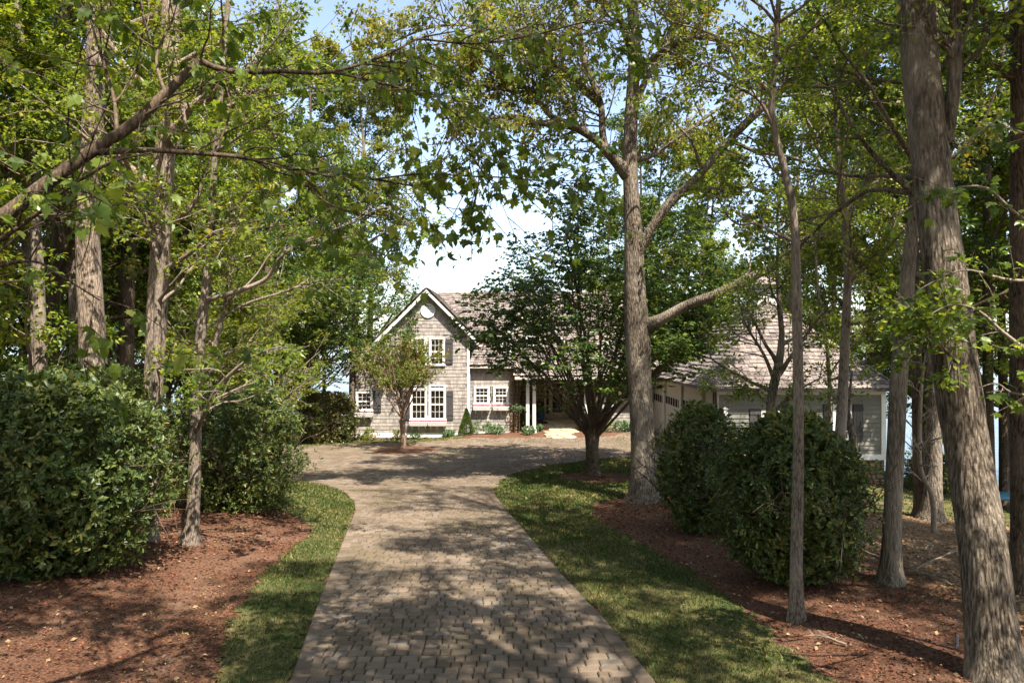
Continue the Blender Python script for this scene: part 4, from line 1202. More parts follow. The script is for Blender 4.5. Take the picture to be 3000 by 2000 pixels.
# garage door side (faces the court)
sb = MB(); sb.box(GX0 - .0, GX0 + .02, GY0 + .02, GY1, -1.3, zE - .1); sb.build('side_wall', M['cream'], garage)
for yp in (26.3, 29.55, 32.8, 36.05):
    zb = float(H(7.3, yp))
    MB().box(GX0 - .10, GX0, yp, yp + .42, zb, zE - .12).box(GX0 - .14, GX0, yp - .03, yp + .45, zb, zb + .30).build('pilaster', M['cream'], garage)
for yp in (26.72, 29.97, 33.22):
    zb = float(H(7.3, yp + 1.4)); wd = 2.83; ht = 2.35
    d_ = MB(); d_.box(0, wd, -.02, 0, 0, ht)
    for j in range(5):
        for i in range(4):
            if j < 4: d_.box(i * wd / 4 + .06, (i + 1) * wd / 4 - .06, -.035, -.02, j * ht / 5 + .05, (j + 1) * ht / 5 - .05)
    dr = local_part('garage_door', d_, M['cream'], garage, (GX0 - .012, yp + wd, zb), -math.pi / 2)
    for i in range(6):
        child('pane', MB().box(i * wd / 6 + .07, (i + 1) * wd / 6 - .07, -.03, -.021, ht * .82, ht * .97).mesh('pane', M['dark']), dr)
    child('handle', MB().box(wd / 2 - .1, wd / 2 + .1, -.06, -.02, .5, .53).mesh('handle', M['metal_dark']), dr)
# cupola
cu = (cxr + .2, ry0 + .9); cw = 0.47; cz0 = rz_ - .45; cz1 = rz_ + .75
cb = MB(); cb.box(cu[0] - cw, cu[0] + cw, cu[1] - cw, cu[1] + cw, cz0, cz0 + .62); cb.box(cu[0] - cw - .05, cu[0] + cw + .05, cu[1] - cw - .05, cu[1] + cw + .05, cz1 - .08, cz1)
for sx_ in (-1, 1):
    for sy_ in (-1, 1): cb.box(cu[0] + sx_ * (cw - .05) - .05, cu[0] + sx_ * (cw - .05) + .05, cu[1] + sy_ * (cw - .05) - .05, cu[1] + sy_ * (cw - .05) + .05, cz0 + .62, cz1 - .08)
cup = cb.build('cupola', M['white'], garage)
r_b = MB(); t_ = cw + .18
r_b.add([(cu[0] - t_, cu[1] - t_, cz1), (cu[0] + t_, cu[1] - t_, cz1), (cu[0] + t_, cu[1] + t_, cz1), (cu[0] - t_, cu[1] + t_, cz1), (cu[0], cu[1], cz1 + .55)], [[0, 1, 4], [1, 2, 4], [2, 3, 4], [3, 0, 4]])
r_b.raw([[3, 2, 1, 0]])
r_b.build('roof', M['shake'], None).parent = cup
for i, z in enumerate(np.arange(cz0 + .66, cz1 - .1, .09)):
    MB().add([(cu[0] - cw + .08, cu[1] - cw + .02, z), (cu[0] + cw - .08, cu[1] - cw + .02, z), (cu[0] + cw - .08, cu[1] - cw + .07, z + .07), (cu[0] - cw + .08, cu[1] - cw + .07, z + .07)], [[0, 1, 2, 3]]).build('louver', M['white'], None).parent = cup
    MB().add([(cu[0] - cw + .02, cu[1] - cw + .08, z), (cu[0] - cw + .02, cu[1] + cw - .08, z), (cu[0] - cw + .07, cu[1] + cw - .08, z + .07), (cu[0] - cw + .07, cu[1] - cw + .08, z + .07)], [[0, 1, 2, 3]]).build('louver', M['white'], None).parent = cup
# wall lantern beside the window
lz = hz_(1206, 25); lxx = hx_(2122, 25)
lb = MB(); lb.box(lxx - .07, lxx + .07, GY0 - .2, GY0 - .06, lz - .12, lz + .12); lb.box(lxx - .1, lxx + .1, GY0 - .23, GY0 - .03, lz + .12, lz + .16); lb.box(lxx - .03, lxx + .03, GY0 - .06, GY0, lz - .02, lz + .2)
lb.build('wall_lantern', M['white'], garage)

# ------------------------------------------------------------------ trees
def trunk_tube(path4, K, S, seed, flare=True, rough=0.05):
    p = smooth_path(path4, K)
    r = np.maximum(p[:, 3], 0.004)
    if flare:
        hgt = p[:, 2] - p[0, 2]
        r = r * (1 + 0.38 * np.exp(-hgt / 0.5) + 0.4 * np.exp(-hgt / 0.12))
    v, f = tubes(p[None, :, :3], r[None], S)
    g_ = np.random.default_rng(seed)
    v = v.reshape(K, S, 3); c = p[:, None, :3]
    a = np.arange(S) / S * 2 * np.pi
    prof = np.zeros((K, S))
    for k in range(2, 7):
        prof += np.sin(k * a[None, :] + g_.uniform(0, 6) + np.linspace(0, g_.normal(0, 3), K)[:, None]) * g_.uniform(0.3, 1) / k
    prof += g_.normal(0, 0.35, (K, S))
    if flare: prof = prof + 1.8 * np.sin(5 * a[None, :] + 1) * np.exp(-(p[:, 2] - p[0, 2]) / 0.25)[:, None]
    v = c + (v - c) * (1 + rough * prof[:, :, None])
    return v.reshape(-1, 3), f, p[:, :3], r

def ext(pts, top, rt, n=3, wob=0.25, seed=0):
    """extend a traced trunk upwards to height top"""
    g_ = np.random.default_rng(seed)
    p = [list(q) for q in pts]
    x, y, z, r = p[-1]
    d = np.array([p[-1][0] - p[-2][0], p[-1][1] - p[-2][1]]) / max(0.3, (p[-1][2] - p[-2][2]))
    for i in range(1, n + 1):
        t = i / n
        zz = z + (top - z) * t
        p.append([x + d[0] * (zz - z) * 0.5 + g_.normal(0, wob) * t, y + d[1] * (zz - z) * 0.5 + g_.normal(0, wob) * t, zz, r + (rt - r) * t])
    return p

def make_tree(name, label, cat, path4, bark, leafm, seed, limbs=(), crown=None, group=None, S=14, K=None, flare=True, rough=0.05, parts_only=False):
    """path4: [(x,y,z,r)...]; crown: dict of growth numbers"""
    g_ = np.random.default_rng(seed)
    base = path4[0]
    root = thing(name, label, cat, (base[0], base[1], base[2]), group)
    K = K or max(14, int((path4[-1][2] - path4[0][2]) * 2.6))
    v, f, pc, pr = trunk_tube(path4, K, S, seed, flare, rough)
    MB().add(v, f).build('trunk', bark, root, True)
    c = dict(t0=0.35, n1=16, len1=4.2, ang=58, up=0.04, n2=8, n3=7, nleaf=9, size=0.10, kind='kite', top=True, l2=0.42, l3=0.42, r1=0.34, droop=0.25, flat=0.5, spread=1.0, skip=None, shape=0.55, side=None, wob=0.13, min_len=0.5)
    c.update(crown or {})
    Ps, Rs = [], []
    KL = 9
    for li, lm in enumerate(limbs):
        p = smooth_path(np.array(lm, float), 22)
        jl = [lm[0]] + [(q[0] + g_.normal(0, .035), q[1], q[2] + g_.normal(0, .04), q[3] * g_.uniform(.8, 1.0)) for q in lm[1:]]
        lm = jl
        vv_, ff_, _, _ = trunk_tube(lm, 30, 10, seed + 5, False, 0.09)
        MB().add(vv_, ff_).build('limb', bark, root, True)
        q = smooth_path(np.array(lm, float), KL)
        for _ in range(c.get('limb_mult', 2) if li not in c.get('bare_limbs', ()) else 1):
            Ps.append(q[:, :3]); Rs.append(q[:, 3])
    wood = MB()
    if c['n1']:
        P0 = pc[None]; R0 = pr[None]
        pos, d, rad, plen, t = branch_off(P0, R0, c['n1'], c['t0'], 0.99, c['ang'], 12, g_, 0.2)
        ln = c['len1'] * (1 - c['shape'] * (t - c['t0']) / (1 - c['t0'])) * g_.uniform(0.75, 1.2, len(t))
        if c['side'] is not None:
            sd = np.array(c['side']); ln = ln * (1 + 0.35 * (norm(d) @ sd))
        Pn, Rn = grow(pos, d, ln, np.minimum(rad * 0.55, c['r1'] * 0.2 * ln / 3), 0.008, KL, c['wob'], c['up'], g_)
        Rn0 = Rn.copy(); Rn0[:, 0] *= 1.3
        vv_, ff_ = tubes(Pn, Rn0, 6); wood.add(vv_, ff_)
        Ps += list(Pn); Rs += list(Rn)
    if not Ps:
        return root
    P1 = np.array(Ps); R1 = np.array(Rs)
    L1 = np.linalg.norm(P1[:, -1] - P1[:, 0], axis=1)
    pos, d, rad, plen, t = branch_off(P1, R1, c['n2'], 0.18, 1.0, 48, 14, g_, c['flat'])
    ln = np.maximum(plen * c['l2'] * (1.15 - 0.6 * t), c['min_len']) * g_.uniform(0.7, 1.3, len(t))
    P2, R2 = grow(pos, d, ln, np.minimum(rad * 0.6, 0.012 * ln + 0.004), 0.004, 6, c['wob'] * 1.2, c['up'] * 0.8, g_)
    vv_, ff_ = tubes(P2, R2, 4); wood.add(vv_, ff_)
    pos, d, rad, plen, t = branch_off(P2, R2, c['n3'], 0.15, 1.0, 45, 14, g_, c['flat'])
    ln = np.maximum(plen * c['l3'] * (1.15 - 0.5 * t), 0.22) * g_.uniform(0.7, 1.3, len(t))
    P3, R3 = grow(pos, d, ln, np.minimum(rad * 0.6, 0.006), 0.002, 3, 0.2, 0.0, g_)
    if c['skip'] is not None:
        keep = ~c['skip'](P3[:, 0, 2]); P3, R3 = P3[keep], R3[keep]
    if c.get('twigwood', True):
        vv_, ff_ = tubes(P3, R3, 3); wood.add(vv_, ff_)
    wood.build('branches', bark, root, True)
    # leaves along the twigs
    pos, d, rad, plen, t = branch_off(P3, R3, c['nleaf'], 0.15, 1.0, 55, 18, g_, c['flat'])
    m = len(pos)
    ax = norm(d + np.array([0, 0, -1.0]) * g_.uniform(0, 2 * c['droop'], (m, 1)))
    pos = pos + ax * (c['size'] * 0.35 + g_.uniform(0, 0.04, (m, 1)))
    nr = norm(np.array([0, 0, 1.0]) + g_.normal(0, c.get('ntilt', 0.55), (m, 3)))
    lb = MB(); leaves(lb, c['kind'], pos, ax, nr, c['size'] * g_.uniform(0.65, 1.25, m), 0, g_)
    lb.build('crown', leafm, root, False)
    return root

def trace(pts, Z=None, w=None):
    """display-pixel trace (x, y, Z, width_in_display_px) -> 4-tuples"""
    out = []
    for x, y, Zz, wd in pts:
        p = D(x, y, Zz)
        out.append((p[0], p[1], p[2], wd * 1.2755 / FPX * Zz / 2))
    return out

def on_ground(tr, drop=0.12):
    x, y, z, r = tr[0]
    return [(x, y, float(H(x, y)) - drop, r)] + [q for q in tr[1:]]

# --- the oak
tr = on_ground(trace([(1481, 1160, 18.3, 62), (1480, 1090, 18.3, 58), (1476, 1000, 18.3, 54), (1470, 880, 18.3, 54), (1464, 760, 18.3, 58), (1459, 680, 18.3, 50), (1456, 560, 18.3, 43), (1450, 450, 18.3, 36),
                      (1447, 350, 18.3, 33), (1452, 230, 18.3, 30), (1458, 110, 18.3, 28), (1452, 0, 18.3, 26)]))
tr = ext(tr, 19.5, 0.07, 4, 0.3, 1)
limbsO = [trace(a) for a in [
    [(1484, 748, 18.25, 40), (1518, 728, 18.0, 29), (1570, 702, 17.7, 23), (1640, 680, 17.3, 24), (1710, 640, 17.0, 21), (1790, 603, 16.8, 24), (1835, 565, 16.6, 23), (1900, 522, 16.4, 20), (1950, 483, 16.2, 20), (1995, 440, 16.0, 15), (2080, 388, 15.8, 9), (2180, 360, 15.6, 4)],
    [(1456, 590, 18.3, 40), (1478, 548, 18.1, 26), (1540, 465, 17.9, 23), (1600, 402, 17.7, 22), (1660, 340, 17.4, 21), (1722, 275, 17.1, 20), (1790, 212, 16.9, 18), (1860, 150, 16.7, 15), (1925, 60, 16.4, 12), (1960, -40, 16.2, 10), (2010, -200, 16, 5)],
    [(1442, 400, 18.3, 38), (1405, 362, 18.0, 24), (1365, 318, 17.8, 22), (1300, 285, 17.6, 21), (1240, 288, 17.4, 16), (1190, 262, 17.2, 13), (1120, 268, 17.0, 9), (1050, 290, 16.8, 5)],
    [(1300, 286, 17.6, 20), (1265, 255, 17.6, 14), (1215, 215, 17.6, 12), (1150, 170, 17.5, 9), (1060, 120, 17.4, 4)],
    [(1380, 230, 18.5, 12), (1250, 130, 17.6, 10), (1120, 60, 17.0, 8), (1000, 60, 16.6, 6), (880, 110, 16.3, 3)],
    [(1215, 215, 17.6, 9), (1100, 195, 17.2, 7), (980, 170, 17.0, 5), (880, 215, 16.9, 3)],
    [(1440, 400, 18.3, 26), (1398, 330, 18.4, 20), (1378, 240, 18.5, 17), (1350, 150, 18.6, 15), (1330, 50, 18.7, 12), (1300, -90, 18.8, 7)],
    [(1378, 240, 18.5, 17), (1330, 200, 18.8, 13), (1270, 150, 19.0, 11), (1200, 60, 19.2, 9), (1130, 0, 19.3, 5)],
    [(1450, 260, 18.3, 24), (1480, 190, 18.4, 18), (1520, 110, 18.5, 17), (1560, 50, 18.6, 16), (1600, 0, 18.7, 14), (1660, -110, 19, 8)],
    [(1456, 190, 18.3, 20), (1500, 140, 17.7, 16), (1580, 92, 17.3, 14), (1690, 96, 16.8, 11), (1790, 120, 16.4, 5)],
    [(1450, 370, 18.3, 18), (1510, 350, 19.3, 11), (1570, 310, 19.8, 9), (1650, 250, 20.2, 7), (1740, 200, 20.6, 3)],
    [(1452, 120, 18.3, 22), (1420, 40, 17.2, 16), (1390, -80, 16.4, 12), (1350, -250, 15.5, 5)]]]
make_tree('oak_tree', 'large oak with long low limbs standing between driveway and right lawn', 'tree', tr, M['bark_oak'], M['leaf_oak'], 101, limbsO,
          dict(t0=0.62, n1=17, len1=6.0, ang=60, n2=9, n3=9, nleaf=11, size=0.115, kind='kite', up=0.05, limb_mult=4, bare_limbs=(0, 1), droop=0.9, l2=0.36, l3=0.42, wob=0.17, skip=lambda z: z < 5.4), S=22, K=60, rough=0.035)

# --- hornbeams: vase of many rising stems
def hornbeam(label, base, trunk_h, trunk_r, height, radius, seed, n1=30, lean=(0, 0), bias=0.0):
    g_ = np.random.default_rng(seed)
    x, y, z = base
    root = thing('hornbeam_tree', label, 'tree', base, 'vase-shaped hornbeams by the turning court')
    path = [(x, y, z - .1, trunk_r), (x, y, z + trunk_h * .5, trunk_r * .86), (x + lean[0], y, z + trunk_h, trunk_r * 1.0), (x + lean[0], y, z + trunk_h * 1.25, trunk_r * 0.55)]
    v, f, pc, pr = trunk_tube(path, 16, 16, seed, True, 0.06)
    MB().add(v, f).build('trunk', M['bark_dark'], root, True)
    az = g_.uniform(0, 2 * np.pi, n1); inc = np.radians(np.sqrt(g_.random(n1)) * 44 + 2); low = g_.random(n1) < .2; inc = np.where(low, np.radians(g_.uniform(46, 64, n1)), inc)
    d = np.stack([np.cos(az) * np.sin(inc), np.sin(az) * np.sin(inc), np.cos(inc)], 1)
    ln = 1 / np.sqrt((np.sin(inc) / (radius * 1.02))**2 + (np.cos(inc) / (height - trunk_h))**2) * g_.uniform(0.85, 1.06, n1)
    st = np.stack([np.full(n1, x + lean[0]), np.full(n1, y), z + trunk_h * g_.uniform(0.72, 1.15, n1)], 1) + d * [1, 1, 0] * trunk_r * 0.7
    P1, R1 = grow(st, norm(d * [1, 1, 0.95] + [bias, 0, 0]), ln, np.where(low, .03, g_.uniform(0.035, 0.072, n1)), 0.008, 10, 0.055, 0.02, g_)
    wood = MB(); v, f = tubes(P1, R1, 7); wood.add(v, f)
    pos, dd, rad, plen, t = branch_off(P1, R1, 24, 0.3, 1.0, 42, 12, g_, 0.2, 0.75)
    dd = norm(dd * [1, 1, .8])
    P2, R2 = grow(pos, dd, np.maximum(0.22 * plen * (1.15 - .5 * t), .6) * g_.uniform(.7, 1.3, len(t)), np.minimum(rad * .6, .018), 0.004, 6, 0.07, 0.0, g_)
    v, f = tubes(P2, R2, 4); wood.add(v, f)
    pos, dd, rad, plen, t = branch_off(P2, R2, 7, 0.1, 1.0, 50, 12, g_, 0.8)
    dd = norm(dd * [1, 1, .45])
    P3, R3 = grow(pos, dd, np.full(len(t), .45) * g_.uniform(.6, 1.4, len(t)), np.minimum(rad * .6, .006), 0.002, 3, 0.12, 0.0, g_)
    wood.build('branches', M['bark_dark'], root, True)
    rr_h = np.hypot(P3[:, -1, 0] - x, P3[:, -1, 1] - y) / radius
    inner = P3[:, -1, 2] < z + 2.3 + (height * .42) * (1 - rr_h)
    keep = (P3[:, -1, 2] > z + 2.2) & (~inner | (g_.random(len(P3)) < .3)) & (g_.random(len(P3)) < .6 + .12 * (P3[:, -1, 2] - z - 2.2))
    P3, R3 = P3[keep], R3[keep]
    pos, dd, rad, plen, t = branch_off(P3, R3, 8, 0.0, 1.0, 55, 12, g_, 0.8)
    m = len(pos)
    ax = norm(dd * [1, 1, .5] + [0, 0, -.35]); nr = norm(np.array([0, 0, 1.]) + g_.normal(0, .55, (m, 3)))
    lb = MB(); leaves(lb, 'kite', pos, ax, nr, 0.138 * g_.uniform(.7, 1.25, m), 0, g_)
    lb.build('crown', M['leaf_hornbeam'], root)
    return root
hb = G(1735, 1390)
hornbeam('dark multi-stemmed hornbeam in a mulch ring right of the driveway', (hb[0], hb[1], float(H(*hb))), 1.55, 0.235, 11.2, 5.0, 41, 44)
hornbeam('dark hornbeam at the left end of the shingled house', (-11.7, 34.4, float(H(-11.7, 34.4))), 1.6, 0.26, 12.6, 5.8, 42, 48, bias=.20)

# --- crape myrtle on the court island
g_ = np.random.default_rng(55)
bx, by = ISL; bz = float(H(bx, by))
root = thing('crape_myrtle', 'small crape myrtle with bare lower stems on a round mulch island', 'tree', (bx, by, bz))
v, f, pc, pr = trunk_tube([(bx, by, bz - .1, .13), (bx - .02, by, bz + .7, .105), (bx - .05, by, bz + 1.35, .115), (bx - .05, by, bz + 1.55, .07)], 12, 12, 5, True, .05)
MB().add(v, f).build('trunk', M['bark_myrtle'], root, True)
n1 = 13; az = np.arange(n1) * 2.4 + g_.normal(0, .3, n1); inc = np.radians(g_.uniform(6, 44, n1))
d = np.stack([np.cos(az) * np.sin(inc), np.sin(az) * np.sin(inc), np.cos(inc)], 1)
P1, R1 = grow(np.tile([[bx - .05, by, bz + 1.42]], (n1, 1)) + d * .05, d, g_.uniform(2.4, 3.5, n1), g_.uniform(.035, .055, n1), .01, 8, .12, .05, g_)
wd_ = MB(); v, f = tubes(P1, R1, 6); wd_.add(v, f)
pos, dd, rad, plen, t = branch_off(P1, R1, 10, .35, 1, 36, 10, g_)
P2, R2 = grow(pos, dd, g_.uniform(.6, 1.3, len(t)), np.minimum(rad * .6, .016), .004, 6, .13, .06, g_)
v, f = tubes(P2, R2, 4); wd_.add(v, f)
pos, dd, rad, plen, t = branch_off(P2, R2, 8, .25, 1, 40, 12, g_)
P3, R3 = grow(pos, dd, g_.uniform(.25, .5, len(t)), np.full(len(t), .005), .002, 4, .13, .03, g_)
v, f = tubes(P3, R3, 3); wd_.add(v, f); wd_.build('branches', M['bark_myrtle'], root, True)
P3 = P3[P3[:, -1, 2] > bz + 2.6]; R3 = R3[:len(P3)]
pos, dd, rad, plen, t = branch_off(P3, np.full((len(P3), 4), .003), 12, .1, 1, 50, 15, g_)
m = len(pos); lb = MB(); leaves(lb, 'kite', pos, norm(dd), norm(g_.normal(0, .7, (m, 3)) + [0, 0, 1]), .10 * g_.uniform(.7, 1.2, m), 0, g_)
lb.build('crown', M['leaf_myrtle'], root)
# island bed
tag(sheet('island_bed', np.arange(bx - 1.7, bx + 1.7, .1), np.arange(by - 1.7, by + 1.7, .1), .03, M['ground'], lambda x, y: in_island(x, y, 1.5 + .05 * lump(x, y, 7)),
      hf=lambda x, y: H(x, y) + .12 * np.clip(1 - ((x - bx)**2 + (y - by)**2) / 2.1, 0, 1)), 'round mulch island under the crape myrtle')

# --- traced woodland trunks, left side
YG = 'leaf_yellow'
left_specs = [
    ('tall slim grey trunk at the far left behind the holly bush', [(98, 900, 17, 30), (92, 800, 17, 27), (88, 640, 17, 25), (78, 480, 17, 24), (68, 320, 17, 20), (55, 160, 17, 17), (42, 40, 17, 15)], 'bark_grey', 'leaf_forest', 20, 201),
    ('thick pale trunk behind the large left holly', [(222, 900, 16, 62), (215, 850, 16, 58), (208, 700, 16, 54), (202, 560, 16, 50), (208, 400, 16, 46), (214, 260, 16, 44), (222, 120, 16, 42), (228, 0, 16, 46)], 'bark_pale', 'leaf_oak', 24, 202),
    ('pale trunk partly hidden behind the thickest left trunk', [(180, 900, 21, 34), (178, 780, 21, 32), (172, 600, 21, 30), (168, 450, 21, 28), (160, 250, 21, 24)], 'bark_pale', 'leaf_forest', 20, 203),
    ('broad sunlit trunk behind the gap between the left hollies', [(340, 1180, 15.5, 50), (345, 1060, 15.5, 46), (352, 900, 15.5, 40), (362, 700, 15.5, 44), (372, 520, 15.5, 42), (378, 380, 15.5, 42), (388, 200, 15.5, 40), (392, 40, 15.5, 38)], 'bark_pale', 'leaf_yellow', 22, 204),
    ('slim dark forked sapling in front of the broad sunlit trunk', [(348, 1290, 12.3, 22), (352, 1100, 12.3, 22), (356, 960, 12.3, 19), (360, 800, 12.3, 18), (368, 640, 12.3, 16), (372, 615, 12.3, 15), (385, 560, 12.3, 10), (380, 450, 12.3, 8)], 'bark_grey', 'leaf_yellow', 8.2, 205),
    ('slim grey trunk rooted in the left mulch bed', [(434, 1282, 12.4, 33), (441, 1200, 12.4, 29), (448, 1050, 12.4, 27), (452, 900, 12.4, 24), (462, 760, 12.4, 23), (476, 640, 12.4, 20), (486, 520, 12.4, 18), (490, 420, 12.4, 15), (500, 300, 12.4, 13), (510, 180, 12.4, 12), (522, 30, 12.4, 11)], 'bark_grey', 'leaf_maple', 12, 206),
    ('thin pale twisted sapling beside the slim trunk at left', [(470, 960, 17, 12), (475, 900, 17, 13), (478, 850, 17, 15), (495, 790, 17, 13), (512, 720, 17, 12), (530, 640, 17, 9), (538, 560, 17, 7)], 'bark_pale', 'leaf_yellow', 8.5, 207),
    ('dark deep-shade trunk behind the left hollies', [(290, 1000, 24, 34), (292, 700, 24, 32), (300, 450, 24, 28), (318, 200, 24, 24)], 'bark_dark', 'leaf_forest', 22, 208),
]
lims = {
    205: [trace([(368, 620, 12.3, 13), (352, 560, 12.3, 9), (335, 500, 12.2, 7), (322, 400, 12, 4)]),
          trace([(378, 620, 12.3, 12), (440, 575, 12, 9), (500, 545, 11.7, 7), (580, 520, 11.4, 5), (660, 505, 11, 3)]),
          trace([(360, 850, 12.3, 10), (385, 830, 12, 7), (430, 815, 11.8, 4)])],
    206: [trace([(482, 590, 12.4, 12), (520, 510, 12.2, 9), (560, 450, 12, 7), (610, 400, 11.8, 4)]),
          trace([(446, 1000, 12.4, 9), (520, 860, 11.4, 10), (600, 810, 11, 5)])[:2] + trace([(600, 812, 11.1, 4), (640, 790, 11, 3)]),
          trace([(470, 690, 12.4, 12), (560, 660, 12.2, 11), (610, 640, 12.2, 10), (650, 590, 12, 9), (720, 540, 12, 8), (800, 510, 11.8, 5), (880, 480, 11.6, 4), (930, 470, 11.5, 3)]),
          trace([(465, 760, 12.4, 6), (560, 690, 12.6, 6), (640, 672, 12.8, 6), (720, 652, 13, 5), (800, 640, 13, 3)]),
          trace([(512, 185, 12.4, 9), (540, 200, 12.2, 7), (580, 260, 12, 6), (640, 310, 11.8, 4)])],
    207: [trace([(482, 860, 17, 9), (520, 830, 16.6, 7), (560, 835, 16.2, 5), (585, 840, 16, 3)]), trace([(497, 880, 17, 6), (515, 855, 16.8, 6), (560, 845, 16.4, 4)])],
}
crown_for = {
    201: dict(twigwood=False, t0=.25, n1=16, len1=3.8, n2=7, n3=7, nleaf=9, size=.10),
    202: dict(twigwood=False, t0=.30, n1=18, len1=4.6, n2=7, n3=7, nleaf=9, size=.10, droop=.5),
    203: dict(twigwood=False, t0=.25, n1=16, len1=4.0, n2=7, n3=7, nleaf=9, size=.11),
    204: dict(twigwood=False, t0=.25, n1=20, len1=4.2, n2=8, n3=7, nleaf=9, size=.10),
    205: dict(t0=.5, n1=8, len1=1.8, n2=6, n3=5, nleaf=6, size=.10, kind='lobe'),
    206: dict(t0=.55, n1=9, len1=2.6, n2=6, n3=5, nleaf=7, size=.105, kind='lobe'),
    207: dict(t0=.3, n1=14, len1=2.4, n2=7, n3=7, nleaf=8, size=.075, kind='lobe'),
    208: dict(twigwood=False, t0=.12, n1=22, len1=4.4, n2=8, n3=7, nleaf=9, size=.11),
}
for lab, t_, bk, lf, top, sd in left_specs:
    tr = trace(t_)
    tr = on_ground([tr[0]] + tr) if False else on_ground(tr)
    if t_[0][1] < 1270: # base hidden: set it on the ground below the first traced point
        tr = [(trace(t_)[0][0], trace(t_)[0][1], float(H(trace(t_)[0][0], trace(t_)[0][1])) - .12, trace(t_)[0][3])] + trace(t_)[1:]
    tr = ext(tr, top, 0.035, 3, 0.3, sd) if tr[-1][2] < top else tr
    make_tree('woodland_tree', lab, 'tree', tr, M[bk], M[lf], sd, lims.get(sd, ()), crown_for[sd], 'woodland trees left of the driveway', S=14)

# --- right side
right_specs = [
    ('slim straight-standing grey trunk in front of the right rhododendron', [(1831, 1430, 9.0, 30), (1829, 1300, 9.0, 26), (1832, 1150, 9.0, 26), (1834, 1000, 9.0, 23), (1833, 850, 9.0, 23), (1830, 700, 9.0, 22), (1828, 590, 9.0, 20), (1824, 500, 9.0, 18), (1810, 420, 9.0, 16), (1788, 340, 9.0, 15), (1772, 260, 9.0, 15), (1779, 160, 9.0, 13), (1786, 60, 9.0, 12), (1790, -40, 9.0, 10)], 'bark_grey', 'leaf_forest', 11, 301),
    ('pale crooked trunk rising behind the right rhododendron', [(1922, 1110, 13.2, 22), (1928, 1040, 13.2, 24), (1936, 900, 13.2, 23), (1942, 760, 13.2, 20), (1947, 640, 13.2, 17), (1942, 560, 13.2, 16), (1940, 480, 13.2, 13), (1930, 400, 13.2, 12), (1922, 300, 13.2, 10), (1918, 200, 13.2, 8)], 'bark_grey', 'leaf_forest', 10, 302),
    ('split dead-topped trunk beside the pale crooked one', [(1972, 1200, 13.6, 16), (1966, 1100, 13.6, 18), (1960, 1010, 13.6, 18), (1948, 955, 13.6, 12), (1952, 900, 13.6, 7), (1957, 850, 13.6, 4)], 'bark_oak', 'leaf_forest', 3.2, 303),
    ('straight furrowed trunk right of the rhododendron', [(2045, 1362, 10.3, 44), (2048, 1250, 10.3, 39), (2056, 1050, 10.3, 38), (2066, 850, 10.3, 37), (2078, 700, 10.3, 35), (2092, 560, 10.3, 28), (2103, 450, 10.3, 24), (2110, 300, 10.3, 20), (2118, 100, 10.3, 17)], 'bark_oak', 'leaf_forest', 14, 304),
    ('largest leaning grey trunk at the right edge of the picture', [(2296, 1640, 6.9, 100), (2281, 1480, 7.0, 98), (2260, 1280, 7.1, 96), (2227, 1060, 7.3, 92), (2195, 850, 7.4, 92), (2172, 640, 7.5, 86), (2150, 480, 7.6, 80), (2130, 300, 7.7, 78), (2112, 120, 7.8, 76), (2102, -20, 7.9, 74)], 'bark_oak', 'leaf_forest', 19, 305),
    ('dark trunk cut by the right edge of the picture', [(2348, 1385, 10.2, 46), (2346, 1200, 10.2, 40), (2342, 900, 10.2, 38), (2340, 600, 10.2, 37), (2342, 300, 10.2, 36), (2340, 0, 10.2, 34)], 'bark_dark', 'leaf_forest', 18, 306),
    ('left one of two brown trunks near the lake slope', [(2125, 1188, 18, 40), (2110, 1050, 18, 24), (2105, 850, 18, 22), (2100, 600, 18, 20), (2096, 300, 18, 18)], 'bark_dark', 'leaf_forest', 20, 307),
    ('right one of two brown trunks near the lake slope', [(2138, 1192, 17.6, 44), (2146, 1050, 17.6, 32), (2143, 850, 17.6, 29), (2140, 600, 17.6, 26), (2138, 300, 17.6, 22)], 'bark_oak', 'leaf_forest', 20, 308),
    ('trunk at the lake edge seen past the leaning trunk', [(2275, 1100, 26, 24), (2270, 950, 26, 22), (2268, 700, 26, 20), (2262, 300, 26, 16)], 'bark_dark', 'leaf_forest', 19, 309),
    ('thin trunk by the lake just left of the picture edge', [(2306, 1130, 28, 20), (2304, 950, 28, 18), (2300, 700, 28, 16), (2296, 300, 28, 13)], 'bark_dark', 'leaf_forest', 19, 310),
    ('young branching tree in front of the garage roof', [(1762, 1010, 15, 14), (1768, 950, 15, 17), (1776, 890, 15, 22), (1788, 840, 15, 20), (1796, 780, 15, 14), (1790, 700, 15, 11), (1785, 620, 15, 8), (1788, 540, 15, 5)], 'bark_oak', 'leaf_forest', 6.6, 311),
    ('thin sapling in front of the right end of the garage roof', [(1900, 1000, 16, 9), (1905, 880, 16, 9), (1898, 780, 16, 8), (1880, 680, 16, 7), (1872, 560, 16, 6), (1868, 440, 16, 4)], 'bark_pale', 'leaf_forest', 8.8, 312),
]
